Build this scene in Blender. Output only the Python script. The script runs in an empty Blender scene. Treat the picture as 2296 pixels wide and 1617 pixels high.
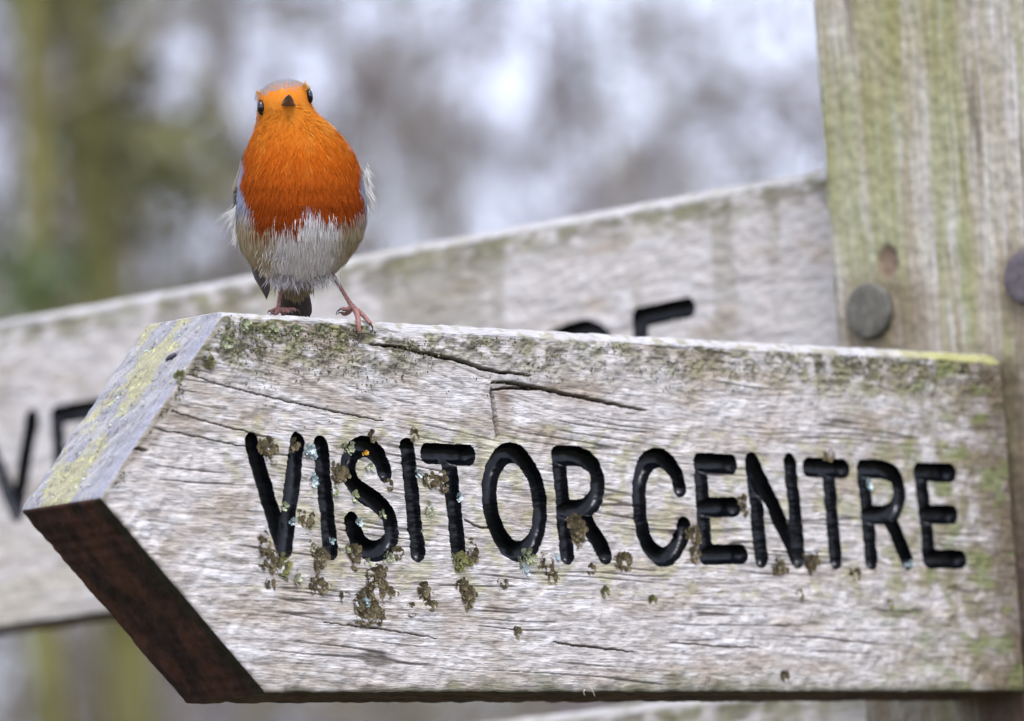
import bpy, math, random
import numpy as np
from mathutils import Vector, Matrix
rng = np.random.default_rng(7)
random.seed(7)
S = bpy.context.scene
COL = S.collection
Z0 = 1.85                                     # height of the lettered arm's middle above the ground

# ------------------------------------------------------------------ camera (solved from the sign's corners)
FPX = 15775.7; PW, PH = 2296.0, 1617.0
CAM = np.array([-2.54476, -2.61615, -0.33771 + Z0])
YAW, PITCH, ROLL = 0.831503, 0.107911, -0.068176
FW = np.array([math.sin(YAW)*math.cos(PITCH), math.cos(YAW)*math.cos(PITCH), math.sin(PITCH)])
_rt = np.array([math.cos(YAW), -math.sin(YAW), 0.0]); _up = np.cross(_rt, FW)
RT = _rt*math.cos(ROLL) + _up*math.sin(ROLL)
UP = -_rt*math.sin(ROLL) + _up*math.cos(ROLL)
cd = bpy.data.cameras.new('camera'); cam = bpy.data.objects.new('camera', cd); COL.objects.link(cam)
m = Matrix.Identity(4)
for i in range(3):
    m[i][0] = RT[i]; m[i][1] = UP[i]; m[i][2] = -FW[i]; m[i][3] = CAM[i]
cam.matrix_world = m
cd.sensor_width = 36.0; cd.lens = FPX/PW*36.0
cd.clip_start = 0.05; cd.clip_end = 2000
cd.dof.use_dof = True; cd.dof.focus_distance = 3.835; cd.dof.aperture_fstop = 8.0; cd.dof.aperture_blades = 0
S.camera = cam

# ------------------------------------------------------------------ sky, sun, exposure: bright overcast
W = bpy.data.worlds.new('World'); S.world = W; W.use_nodes = True
nt = W.node_tree; nt.nodes.clear()
SUN_EL, SUN_AZ = math.radians(60), math.radians(222)      # azimuth from +Y clockwise (towards +X)
sky = nt.nodes.new('ShaderNodeTexSky'); sky.sky_type = 'NISHITA'; sky.sun_disc = False
sky.sun_elevation = SUN_EL; sky.sun_rotation = SUN_AZ; sky.air_density = 1.0; sky.dust_density = 3.0; sky.ozone_density = 1.0
hs = nt.nodes.new('ShaderNodeHueSaturation'); hs.inputs['Saturation'].default_value = 0.22
tint = nt.nodes.new('ShaderNodeMix'); tint.data_type = 'RGBA'; tint.blend_type = 'MULTIPLY'
tint.inputs['Factor'].default_value = 1.0; tint.inputs['B'].default_value = (0.87, 0.92, 1.13, 1)
bg = nt.nodes.new('ShaderNodeBackground'); bg.inputs['Strength'].default_value = 0.15
wo = nt.nodes.new('ShaderNodeOutputWorld')
nt.links.new(sky.outputs[0], hs.inputs['Color']); nt.links.new(hs.outputs[0], tint.inputs['A'])
nt.links.new(tint.outputs['Result'], bg.inputs['Color']); nt.links.new(bg.outputs[0], wo.inputs['Surface'])
sl = bpy.data.lights.new('sun', 'SUN'); sl.energy = 0.8; sl.angle = math.radians(14); sl.color = (1.0, 0.965, 0.92)
sun = bpy.data.objects.new('sun', sl); COL.objects.link(sun)
sd = Vector((math.sin(SUN_AZ)*math.cos(SUN_EL), math.cos(SUN_AZ)*math.cos(SUN_EL), math.sin(SUN_EL)))
sun.rotation_euler = (-sd).to_track_quat('-Z', 'Y').to_euler(); sun.location = (0, 0, 12)
S.view_settings.view_transform = 'Standard'; S.view_settings.look = 'None'
S.view_settings.exposure = 1.8; S.view_settings.gamma = 1.0; S.view_settings.use_curve_mapping = False
S.render.engine = 'CYCLES'; S.cycles.use_denoising = True

# ------------------------------------------------------------------ helpers
def ray(px, py): return FW + RT*((px - PW/2)/FPX) - UP*((py - PH/2)/FPX)
def hit(px, py, axis, val):
    d = ray(px, py); return CAM + d*((val - CAM[axis])/d[axis])
def atdepth(px, py, depth): return CAM + ray(px, py)*depth

def sm(a, b, x):
    t = np.clip((x - a)/(b - a), 0, 1); return t*t*(3 - 2*t)
_G = np.array([[math.cos(k*math.pi/8), math.sin(k*math.pi/8)] for k in range(16)])
def pn(x, y, seed=0):
    x = np.asarray(x, float); y = np.asarray(y, float)
    xi = np.floor(x); yi = np.floor(y); fx = x - xi; fy = y - yi
    xi = xi.astype(np.int64); yi = yi.astype(np.int64)
    def g(ix, iy, dx, dy):
        h = (ix*374761393 + iy*668265263 + seed*974711) & 0xffffffff
        h = ((h ^ (h >> 13))*1274126177) & 0xffffffff
        h = (h ^ (h >> 16)) & 15
        gg = _G[h]; return gg[..., 0]*dx + gg[..., 1]*dy
    u = fx*fx*fx*(fx*(fx*6 - 15) + 10); v = fy*fy*fy*(fy*(fy*6 - 15) + 10)
    a = g(xi, yi, fx, fy); b = g(xi + 1, yi, fx - 1, fy); c = g(xi, yi + 1, fx, fy - 1); d = g(xi + 1, yi + 1, fx - 1, fy - 1)
    return (a + (b - a)*u + ((c + (d - c)*u) - (a + (b - a)*u))*v)*1.5
def fbm(x, y, seed=0, o=4):
    s = 0; a = 1.0; t = 0
    for k in range(o):
        s = s + a*pn(x*2**k, y*2**k, seed + k*17); t += a; a *= .5
    return s/t*1.4
def mixc(a, b, t):
    t = np.asarray(t)[..., None]; return np.asarray(a)*(1 - t) + np.asarray(b)*t

def mesh_np(name, V, faces, mat, parent=None, col=None, smooth=True):
    """faces: list of integer arrays (n,k)"""
    me = bpy.data.meshes.new(name)
    V = np.asarray(V, np.float32)
    me.vertices.add(len(V)); me.vertices.foreach_set('co', V.ravel())
    if not isinstance(faces, (list, tuple)): faces = [faces]
    faces = [np.asarray(f) for f in faces if len(f)]
    li = np.concatenate([f.ravel() for f in faces]).astype(np.int32)
    cnt = np.concatenate([np.full(len(f), f.shape[1]) for f in faces])
    st = np.concatenate([[0], np.cumsum(cnt)[:-1]]).astype(np.int32)
    me.loops.add(len(li)); me.loops.foreach_set('vertex_index', li)
    me.polygons.add(len(cnt)); me.polygons.foreach_set('loop_start', st)
    me.polygons.foreach_set('use_smooth', np.full(len(cnt), bool(smooth)))
    me.update(calc_edges=True)
    if col is not None:
        a = me.color_attributes.new('Col', 'FLOAT_COLOR', 'POINT')
        c = np.ones((len(V), 4), np.float32); c[:, :3] = np.clip(col, 0, 1); a.data.foreach_set('color', c.ravel())
    if mat: me.materials.append(mat)
    o = bpy.data.objects.new(name, me); COL.objects.link(o)
    if parent: o.parent = parent
    return o
def tag(o, label=None, cat=None, group=None, kind=None):
    if label: o['label'] = label
    if cat: o['category'] = cat
    if group: o['group'] = group
    if kind: o['kind'] = kind
    return o
def empty(name, loc=(0, 0, 0)):
    o = bpy.data.objects.new(name, None); COL.objects.link(o); o.location = loc; o.empty_display_size = .05; return o

AK = .80
def mat_attr(name, rough=.8, spec=.3, bump=0.0, bscale=300, var=.18, vscale=250, sheen=0, stretch=(1, 1, 1), trans=0):
    """base colour from the mesh's own colour attribute, varied and roughened by noise nodes"""
    M = bpy.data.materials.new(name); M.use_nodes = True; n = M.node_tree; b = n.nodes['Principled BSDF']
    at = n.nodes.new('ShaderNodeVertexColor'); at.layer_name = 'Col'
    tc = n.nodes.new('ShaderNodeTexCoord'); mp = n.nodes.new('ShaderNodeMapping'); mp.inputs['Scale'].default_value = stretch
    n.links.new(tc.outputs['Object'], mp.inputs['Vector'])
    nz = n.nodes.new('ShaderNodeTexNoise'); nz.inputs['Scale'].default_value = vscale; nz.inputs['Detail'].default_value = 4
    n.links.new(mp.outputs[0], nz.inputs['Vector'])
    mr = n.nodes.new('ShaderNodeMapRange'); mr.inputs['From Min'].default_value = .3; mr.inputs['From Max'].default_value = .7
    mr.inputs['To Min'].default_value = AK*(1 - var); mr.inputs['To Max'].default_value = AK*(1 + var)
    n.links.new(nz.outputs['Fac'], mr.inputs['Value'])
    mx = n.nodes.new('ShaderNodeMix'); mx.data_type = 'RGBA'; mx.blend_type = 'MULTIPLY'; mx.inputs['Factor'].default_value = 1
    n.links.new(at.outputs['Color'], mx.inputs['A']); n.links.new(mr.outputs['Result'], mx.inputs['B'])
    n.links.new(mx.outputs['Result'], b.inputs['Base Color'])
    b.inputs['Roughness'].default_value = rough; b.inputs['Specular IOR Level'].default_value = spec
    if sheen: b.inputs['Sheen Weight'].default_value = sheen
    if bump:
        nb = n.nodes.new('ShaderNodeTexNoise'); nb.inputs['Scale'].default_value = bscale; nb.inputs['Detail'].default_value = 5
        n.links.new(mp.outputs[0], nb.inputs['Vector'])
        bp = n.nodes.new('ShaderNodeBump'); bp.inputs['Strength'].default_value = bump; bp.inputs['Distance'].default_value = .001
        n.links.new(nb.outputs['Fac'], bp.inputs['Height']); n.links.new(bp.outputs[0], b.inputs['Normal'])
    if trans:
        tr = n.nodes.new('ShaderNodeBsdfTranslucent'); ms = n.nodes.new('ShaderNodeMixShader'); ms.inputs[0].default_value = trans
        n.links.new(mx.outputs['Result'], tr.inputs['Color'])
        n.links.new(b.outputs[0], ms.inputs[1]); n.links.new(tr.outputs[0], ms.inputs[2])
        n.links.new(ms.outputs[0], n.nodes['Material Output'].inputs['Surface'])
    return M
def mat_plain(name, c, rough=.6, spec=.4, var=.15, vscale=60, coat=0, metal=0, bump=0, bscale=200):
    M = bpy.data.materials.new(name); M.use_nodes = True; n = M.node_tree; b = n.nodes['Principled BSDF']
    tc = n.nodes.new('ShaderNodeTexCoord')
    nz = n.nodes.new('ShaderNodeTexNoise'); nz.inputs['Scale'].default_value = vscale; nz.inputs['Detail'].default_value = 5
    n.links.new(tc.outputs['Object'], nz.inputs['Vector'])
    rp = n.nodes.new('ShaderNodeValToRGB'); rp.color_ramp.elements[0].position = .3; rp.color_ramp.elements[1].position = .7
    c = np.array(c)*AK; rp.color_ramp.elements[0].color = (*np.clip(c*(1 - var), 0, 1), 1); rp.color_ramp.elements[1].color = (*np.clip(c*(1 + var), 0, 1), 1)
    n.links.new(nz.outputs['Fac'], rp.inputs[0]); n.links.new(rp.outputs[0], b.inputs['Base Color'])
    b.inputs['Roughness'].default_value = rough; b.inputs['Specular IOR Level'].default_value = spec
    b.inputs['Coat Weight'].default_value = coat; b.inputs['Metallic'].default_value = metal
    if bump:
        bp = n.nodes.new('ShaderNodeBump'); bp.inputs['Strength'].default_value = bump; bp.inputs['Distance'].default_value = .002
        nb = n.nodes.new('ShaderNodeTexNoise'); nb.inputs['Scale'].default_value = bscale; nb.inputs['Detail'].default_value = 4
        n.links.new(tc.outputs['Object'], nb.inputs['Vector'])
        n.links.new(nb.outputs['Fac'], bp.inputs['Height']); n.links.new(bp.outputs[0], b.inputs['Normal'])
    return M

def tubes(P0, P1, R0, R1, k=5):
    """frusta for many segments at once -> verts, quads"""
    P0 = np.asarray(P0, float); P1 = np.asarray(P1, float); R0 = np.asarray(R0)[:, None, None]; R1 = np.asarray(R1)[:, None, None]
    d = P1 - P0; d /= np.linalg.norm(d, axis=1)[:, None] + 1e-12
    h = np.where(np.abs(d[:, 2:3]) > .9, np.array([[1., 0, 0]]), np.array([[0, 0, 1.]]))
    a = np.cross(d, h); a /= np.linalg.norm(a, axis=1)[:, None]; b = np.cross(d, a)
    t = np.arange(k)*2*math.pi/k
    ring = a[:, None, :]*np.cos(t)[None, :, None] + b[:, None, :]*np.sin(t)[None, :, None]
    V = np.concatenate([P0[:, None, :] + ring*R0, P1[:, None, :] + ring*R1], 1)
    n = len(P0); base = (np.arange(n)*2*k)[:, None, None]
    i = np.arange(k); j = (i + 1) % k
    q = np.stack([i, j, j + k, i + k], 1)[None]
    return V.reshape(-1, 3), (base + q).reshape(-1, 4)
def sweep(pts, rad, k=8, caps=True, sub=4, ring=0.0):
    """smooth tapered tube through points"""
    pts = np.asarray(pts, float); rad = np.asarray(rad, float); n = len(pts)
    if sub > 1 and n > 2:
        t = np.linspace(0, n - 1, (n - 1)*sub + 1); out = []
        for tt in t:
            i = min(int(tt), n - 2); f = tt - i
            p0 = pts[max(i - 1, 0)]; p1 = pts[i]; p2 = pts[i + 1]; p3 = pts[min(i + 2, n - 1)]
            out.append(.5*((2*p1) + (-p0 + p2)*f + (2*p0 - 5*p1 + 4*p2 - p3)*f*f + (-p0 + 3*p1 - 3*p2 + p3)*f**3))
        rad = np.interp(t, np.arange(n), rad); pts = np.array(out); n = len(pts); rad = rad*(1 + ring*np.where(np.arange(n) % 3 == 0, -1, .5))
    V = []; prev = None
    for i in range(n):
        d = pts[min(i + 1, n - 1)] - pts[max(i - 1, 0)]; d /= np.linalg.norm(d) + 1e-12
        if prev is None:
            h = np.array([0, 0, 1.]) if abs(d[2]) < .9 else np.array([1., 0, 0]); a = np.cross(d, h)
        else: a = prev - d*np.dot(prev, d)
        a /= np.linalg.norm(a); b = np.cross(d, a); prev = a
        t = np.arange(k)*2*math.pi/k
        V.append(pts[i] + rad[i]*(a[None]*np.cos(t)[:, None] + b[None]*np.sin(t)[:, None]))
    V = np.concatenate(V); F = []
    for i in range(n - 1):
        for j in range(k): F.append((i*k + j, i*k + (j + 1) % k, (i + 1)*k + (j + 1) % k, (i + 1)*k + j))
    T = []
    if caps:
        V = np.vstack([V, pts[0], pts[-1]]); c0 = len(V) - 2
        for j in range(k): T.append((c0, (j + 1) % k, j)); T.append((c0 + 1, (n - 1)*k + j, (n - 1)*k + (j + 1) % k))
    return V, np.array(F), np.array(T).reshape(-1, 3)
class MB:
    def __init__(s): s.V = []; s.Q = []; s.T = []; s.C = []; s.n = 0
    def add(s, V, Q=(), T=(), c=None):
        s.V.append(V)
        if len(Q): s.Q.append(np.asarray(Q) + s.n)
        if len(T): s.T.append(np.asarray(T) + s.n)
        if c is not None: s.C.append(np.broadcast_to(np.asarray(c, float), (len(V), 3)))
        s.n += len(V)
    def build(s, name, mat, parent=None, smooth=True):
        f = []
        if s.Q: f.append(np.concatenate(s.Q))
        if s.T: f.append(np.concatenate(s.T))
        return mesh_np(name, np.concatenate(s.V), f, mat, parent, np.concatenate(s.C) if s.C else None, smooth)

# ------------------------------------------------------------------ ground
def gh(x, y): return .10*fbm(np.asarray(x)*.12, np.asarray(y)*.12, 3, 3)
def build_ground():
    t = np.linspace(-1, 1, 161); g = np.sign(t)*(np.abs(t)**2.2)*400
    X, Y = np.meshgrid(g, g, indexing='ij'); r = np.hypot(X, Y)
    Zg = gh(X, Y)*np.clip(r/6, 0.15, 1)*np.clip(300/np.maximum(r, 1), 0, 1)
    V = np.stack([X, Y, Zg], -1).reshape(-1, 3); n = len(g)
    i, j = np.meshgrid(np.arange(n - 1), np.arange(n - 1), indexing='ij'); a = (i*n + j).ravel()
    M = bpy.data.materials.new('forest_floor'); M.use_nodes = True; nn = M.node_tree; b = nn.nodes['Principled BSDF']
    tc = nn.nodes.new('ShaderNodeTexCoord'); nz = nn.nodes.new('ShaderNodeTexNoise'); nz.inputs['Scale'].default_value = 3; nz.inputs['Detail'].default_value = 10
    nn.links.new(tc.outputs['Object'], nz.inputs['Vector'])
    rp = nn.nodes.new('ShaderNodeValToRGB'); e = rp.color_ramp.elements
    e[0].position = .35; e[0].color = (.035, .022, .013, 1); e[1].position = .65; e[1].color = (.10, .065, .035, 1)
    k = rp.color_ramp.elements.new(.52); k.color = (.05, .055, .02, 1)
    nn.links.new(nz.outputs['Fac'], rp.inputs[0]); nn.links.new(rp.outputs[0], b.inputs['Base Color']); b.inputs['Roughness'].default_value = .95
    o = mesh_np('ground', V, np.stack([a, a + n, a + n + 1, a + 1], 1), M)
    tag(o, 'brown leaf littered woodland floor under the signpost', 'ground', kind='structure')
build_ground()

# ------------------------------------------------------------------ the wood behind: bare trees, mossy trunks, evergreen shrubs
BARK = {'grey': mat_plain('bark_grey', (.125, .11, .10), .9, .2, .35, 9, bump=.6, bscale=40),
        'olive': mat_plain('bark_mossy', (.13, .12, .035), .9, .2, .4, 7, bump=.6, bscale=40),
        'brown': mat_plain('bark_brown', (.12, .095, .075), .9, .2, .35, 9, bump=.6, bscale=40),
        'pale': mat_plain('bark_pale', (.22, .20, .175), .85, .2, .3, 6, bump=.5, bscale=40)}
TWIG = {'grey': mat_plain('twigs_grey', (.15, .125, .12), .8, .2, .3, 5), 'brown': mat_plain('twigs_brown', (.135, .105, .09), .8, .2, .3, 5),
        'olive': mat_plain('twigs_mossy', (.135, .12, .055), .8, .2, .3, 5), 'pale': mat_plain('twigs_pale', (.19, .165, .16), .8, .2, .3, 5)}
LEAF = {'olive': mat_plain('ivy_leaves', (.105, .10, .022), .55, .4, .4, 8), 'green': mat_plain('evergreen_leaves', (.085, .12, .03), .5, .4, .4, 8),
        'dead': mat_plain('withered_leaves', (.20, .165, .155), .7, .3, .3, 8)}

def grow(base, height, r0, lean, r, nlimb, first, spread, depth=3, droop=0.0, fine=1.0):
    """skeleton of one tree: trunk segments and branch segments as (p0,p1,r0,r1)"""
    trunk = []; br = []
    n = 12; p = np.array(base, float); pts = [p.copy()]
    for i in range(n):
        d = np.array([lean[0] + r.normal(0, .05), lean[1] + r.normal(0, .05), 1.0]); p = p + d/np.linalg.norm(d)*height/n; pts.append(p.copy())
    def rad(t): return r0*(1 - .82*t)*(1 + .35*math.exp(-t*18))
    for i in range(n): trunk.append((pts[i], pts[i + 1], rad(i/n), rad((i + 1)/n)))
    def branch(p, d, L, rr, lev):
        ns = 4 if lev < depth else 3
        for k in range(ns):
            d = d + r.normal(0, .16, 3) + np.array([0, 0, .05 - droop*lev*.05]); d /= np.linalg.norm(d)
            q = p + d*L/ns; a = rr*(1 - .7*k/ns); b = rr*(1 - .7*(k + 1)/ns); br.append((p, q, a, b)); p = q
            if lev < depth:
                for c in range(int(2*fine) + (r.random() < .6)):
                    s = r.normal(0, 1, 3); s -= d*np.dot(s, d); s /= np.linalg.norm(s)
                    dd = d*.55 + s*.85; dd /= np.linalg.norm(dd)
                    branch(p, dd, L*r.uniform(.4, .62), max(b*.62, .0022), lev + 1)
    for l in range(nlimb):
        t = first + (1 - first)*(l + r.random())/nlimb; t = min(t, .98)
        i = min(int(t*n), n - 1); p = pts[i] + (pts[i + 1] - pts[i])*(t*n - i)
        a = r.uniform(0, 2*math.pi); d = np.array([math.cos(a), math.sin(a), r.uniform(.25, .8)]); d /= np.linalg.norm(d)
        branch(p, d, spread*(1.05 - .6*t)*r.uniform(.7, 1.2), rad(t)*.5, 1)
    return trunk, br
def leaves_mesh(C, size, r):
    n = len(C); a = r.normal(0, 1, (n, 3)); a /= np.linalg.norm(a, axis=1)[:, None]; h = r.normal(0, 1, (n, 3))
    b = np.cross(a, h); b /= np.linalg.norm(b, axis=1)[:, None]; c = np.cross(a, b); s = (size*r.uniform(.6, 1.3, n))[:, None]
    V = np.stack([C - a*s, C + b*s*.6 + c*s*.15, C + a*s, C - b*s*.6 + c*s*.15], 1).reshape(-1, 3)
    return V, np.arange(4*n).reshape(n, 4)
def ground_at(px, dist):
    d = ray(px, PH/2); h = np.array([d[0], d[1]]); h /= np.linalg.norm(h); q = CAM[:2] + h*dist
    return np.array([q[0], q[1], float(gh(q[0], q[1])) - .05])
NT = [0]; TREES = []
def clump(c, rad, cnt, r):
    q = r.normal(0, 1, (cnt, 3)); q /= np.linalg.norm(q, axis=1)[:, None]; q *= (r.random(cnt)**.45)[:, None]*np.array([rad, rad, rad*1.25])
    q += .3*rad*np.stack([pn(q[:, 0]*4, q[:, 1]*4, 5), pn(q[:, 1]*4, q[:, 2]*4, 6), pn(q[:, 2]*4, q[:, 0]*4, 8)], 1); return c + q
def tree(px, dist, height, r0, kind, label, nlimb=10, first=.12, spread=2.2, depth=3, lean=(0, 0), droop=0., fine=1., ivy=None, ivyc='olive', dead=0, name='bare_tree', seed=0, stems=1, cat='tree', group=None):
    NT[0] += 1; r = np.random.default_rng(100 + seed + NT[0]*13)
    b = ground_at(px, dist); o = empty(name, b); tr = []; br = []
    for s_ in range(stems):
        ln = np.array(lean) + (r.normal(0, .16, 2) if stems > 1 else 0)
        t_, b_ = grow((0, 0, 0), height*(1 if s_ == 0 else r.uniform(.7, 1)), r0*(1 if s_ == 0 else .8), ln, r, nlimb, first, spread, depth, droop, fine); tr += t_; br += b_
    V, Q = tubes(*[np.array(x) for x in zip(*tr)], k=10); mesh_np('trunk', V, Q, BARK[kind], o)
    V, Q = tubes(*[np.array(x) for x in zip(*br)], k=4); mesh_np('crown', V, Q, TWIG[kind], o)
    if ivy:
        C = []
        for (z, rad, cnt, dx) in ivy:
            i = min(int(z/height*12), 11); c = tr[i][0] + (tr[i][1] - tr[i][0])*(z/height*12 - i); C.append(clump(c + RT*dx, rad, cnt, r))
        V, Q = leaves_mesh(np.concatenate(C), .032, r); mesh_np('ivy', V, Q, LEAF[ivyc], o)
    if dead:
        lo = [s for s in br if s[1][2] < 8 and s[3] < .012]; C = []
        for i in r.integers(0, len(lo), dead): C.append(clump(lo[i][1], r.uniform(.09, .26), int(r.uniform(25, 60)), r))
        V, Q = leaves_mesh(np.concatenate(C), .034, r); mesh_np('leaf', V, Q, LEAF['dead'], o)['kind'] = 'stuff'
    tag(o, label, cat, group); TREES.append(o); return o
def shrub(px, dist, height, width, n, c, label, seed=0):
    r = np.random.default_rng(900 + seed); b = ground_at(px, dist); o = empty('evergreen_shrub', b); br = []
    for k in range(14):
        a = r.uniform(0, 6.28); e = np.array([math.cos(a)*width*.4*r.random(), math.sin(a)*width*.4*r.random(), height*r.uniform(.6, 1)]); m_ = e*.5 + r.normal(0, .05, 3)
        br += [(np.zeros(3), m_, .02, .013), (m_, e, .013, .004)]
    V, Q = tubes(*[np.array(x) for x in zip(*br)], k=5); mesh_np('stem', V, Q, BARK['brown'], o)
    cl = r.uniform(-1, 1, (40, 3))*np.array([width/2, width/2, height/2]) + np.array([0, 0, height*.52])
    i = r.integers(0, 40, n); q = cl[i] + r.normal(0, 1, (n, 3))*np.array([.13, .13, .13])*width
    q = q[(q[:, 2] > .05)]
    V, Q = leaves_mesh(q, .04, r); mesh_np('crown', V, Q, LEAF[c], o)
    tag(o, label, 'shrub'); return o
def wood():
    # px is where the foot of the trunk lies left to right, dist its distance in metres
    tree(300, 15, 9, .075, 'olive', 'ivy clad mossy olive tree trunk standing behind the lettered arm and robin', 7, .2, 1.4, 3, ivy=[(4.1, .17, 240, -.05), (3.7, .20, 330, .10), (3.2, .2, 330, .16), (4.7, .16, 240, -.06)], seed=1)
    tree(470, 19, 11, .05, 'grey', 'slim grey bare tree next to the ivy clad trunk', 9, .12, 1.8, 3, (.01, 0), seed=2)
    tree(40, 14, 8, .045, 'olive', 'thin mossy tree beside the leafy evergreen shrub', 7, .15, 1.6, 3, (.02, .01), ivy=[(3.35, .13, 90, -.05), (3.05, .14, 110, -.02), (2.8, .12, 90, .0)], ivyc='green', seed=3)
    tree(150, 26, 12, .06, 'brown', 'brown bare tree between the two mossy trunks', 9, .1, 2.4, 3, dead=30, seed=4)
    tree(620, 30, 10, .05, 'brown', 'brown leaved bare tree straight behind the robin', 9, .1, 2.2, 3, dead=30, seed=5)
    tree(1405, 21, 9, .022, 'grey', 'very thin grey sapling rising against the brightest sky gap', 5, .15, 1.2, 2, (-.02, 0), seed=6)
    tree(1180, 22, 4.6, .045, 'olive', 'low mossy tree with forked boughs under the brightest sky gap', 7, .25, 1.5, 3, (.05, -.04), droop=.6, seed=7, dead=18)
    tree(1480, 23, 5.0, .04, 'brown', 'bushy hazel with withered brown leaves beside the post', 6, .25, 1.3, 3, droop=.6, seed=8, dead=55, stems=3, name='hazel_bush')
    tree(1700, 26, 5.6, .04, 'brown', 'bushy hazel with withered leaves half hidden by the post', 6, .25, 1.4, 3, droop=.6, seed=9, dead=55, stems=3, name='hazel_bush')
    tree(960, 30, 5.0, .045, 'grey', 'sparse grey hazel bush between robin and sky gap', 6, .2, 1.5, 3, seed=10, dead=22, stems=3, name='hazel_bush')
    tree(2150, 30, 12, .1, 'brown', 'tall bare tree hidden behind the square post', 12, .1, 2.6, 3, seed=11)
    tree(-300, 22, 11, .09, 'grey', 'tall bare grey tree out beyond the far arm\'s end', 12, .1, 2.5, 3, seed=12)
    tall = [(30, 40, 11, 120, 'brown', 'tall twiggy brown tree with a mossy trunk in front of it'), (215, 36, 11, 130, 'grey', 'tall twiggy grey tree close beside the ivy clad trunk'), (400, 42, 10, 150, 'pale', 'tall pale twiggy tree between the ivy clad trunk and the slim grey tree'),
            (560, 38, 11, 150, 'olive', 'tall mossy twiggy tree rising over the robin\'s back'), (720, 46, 11, 110, 'brown', 'tall brown twiggy tree rising over the robin\'s head'), (880, 40, 10, 100, 'grey', 'tall grey twiggy tree standing behind the sparse hazel bush'), (1030, 50, 11, 130, 'olive', 'tall mossy twiggy tree at the edge of the brightest sky gap'),
            (1270, 37, 11, 70, 'grey', 'tall grey thin tree reaching across the brightest sky gap'), (1590, 39, 12, 170, 'olive', 'tall mossy thin tree between the two bushy hazels'), (1810, 35, 11, 150, 'grey', 'tall grey thin tree cut off by the post\'s edge'),
            (1490, 52, 12, 220, 'brown', 'tall thin brown tree rising over the bushy hazels'), (1700, 44, 10, 240, 'pale', 'tall pale thin tree close to the square post')]
    for k, (px, d, h, n, kd, lb) in enumerate(tall):
        tree(px, d, h, .04, kd, lb, 8, .3, 2.1, 3, seed=60 + k, stems=2, dead=int(n*(.75 if px < 600 else .33)))
    far = [(60, 48, 11, 3, 40, 'far brown leafless tree seen past the thin mossy tree'), (330, 55, 11, 3, 40, 'far grey leafless tree showing right behind the ivy clad trunk'), (560, 54, 10, 3, 40, 'far pale leafless tree between the slim grey tree and robin'),
           (800, 60, 7, 2, 22, 'far low brown leafless tree just past the robin\'s shoulder'), (1080, 58, 5.5, 2, 22, 'far low grey leafless tree behind the low mossy forked tree'), (1330, 62, 6, 2, 40, 'far low pale leafless tree behind the very thin grey sapling'),
           (1560, 56, 5.5, 2, 40, 'far low brown leafless tree showing between the two bushy hazels'), (1790, 58, 6, 2, 40, 'far low grey leafless tree against the post\'s edge'), (2250, 52, 9, 2, 40, 'far pale leafless tree wholly behind the post'), (-150, 58, 11, 2, 40, 'far brown leafless tree past the evergreen shrub')]
    for k, (px, d, h, st, n, lb) in enumerate(far):
        tree(px, d, h, .045, ('brown', 'grey', 'pale')[k % 3], lb, 7, .15, 2.2, 3, seed=20 + k, stems=st, dead=n, group='far trees at the back of the wood')
    shrub(-90, 11.5, 1.9, .7, 900, 'green', 'leafy green evergreen shrub at the edge of the wood', 1)
    shrub(420, 34, 2.6, 2.0, 900, 'olive', 'olive evergreen shrub at the foot of the bare trees', 2)
def more_wood():
    # the wood goes on to either side of what the frame shows
    src = [t for t in TREES if (Vector(t.location[:2]) - Vector(CAM[:2])).length > 33]; r = random.Random(4)
    spots = [(-500 - 330*k, 30 + (k*17) % 32) for k in range(11)] + [(2650 + 330*k, 30 + (k*13) % 32) for k in range(11)]
    for k, (px, d) in enumerate(spots):
        t = src[k % len(src)]; c = t.copy(); COL.objects.link(c); c.location = ground_at(px, d); c.rotation_euler = (0, 0, r.uniform(0, 6.28))
        c['label'] = 'bare woodland tree standing out to the side of the signpost'; c['group'] = 'trees out to the sides'
        for ch in t.children:
            q = ch.copy(); COL.objects.link(q); q.parent = c
wood()
more_wood()

# ------------------------------------------------------------------ weathered timber
TIMBER = mat_attr('weathered_oak', .85, .25, .7, 1300, .30, 1300, stretch=(.06, 1, 1))
TIMBER_FAR = mat_attr('weathered_oak_far_arms', .85, .25, .5, 900, .18, 800, stretch=(1, .09, 1))
TIMBER_POST = mat_attr('weathered_post_oak', .85, .25, .4, 500, .14, 400)
PAINT = mat_plain('black_letter_paint', (.0025, .003, .004), .22, .16, .3, 400, coat=.0, bump=.03, bscale=500)
_rp = [n for n in PAINT.node_tree.nodes if n.type == 'VALTORGB'][0].color_ramp
_e = _rp.elements.new(.80); _e.color = (.03, .026, .018, 1); _rp.elements[1].position = .74
SILVER = np.array([.45, .412, .37]); TAN = np.array([.335, .28, .215]); DARK = np.array([.055, .04, .027]); BROWN = np.array([.14, .10, .063])
MOSS = np.array([.125, .12, .045]); MOSSD = np.array([.075, .066, .032]); WHITEW = np.array([.55, .525, .50])
GREEN = np.array([.17, .20, .06])

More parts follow.
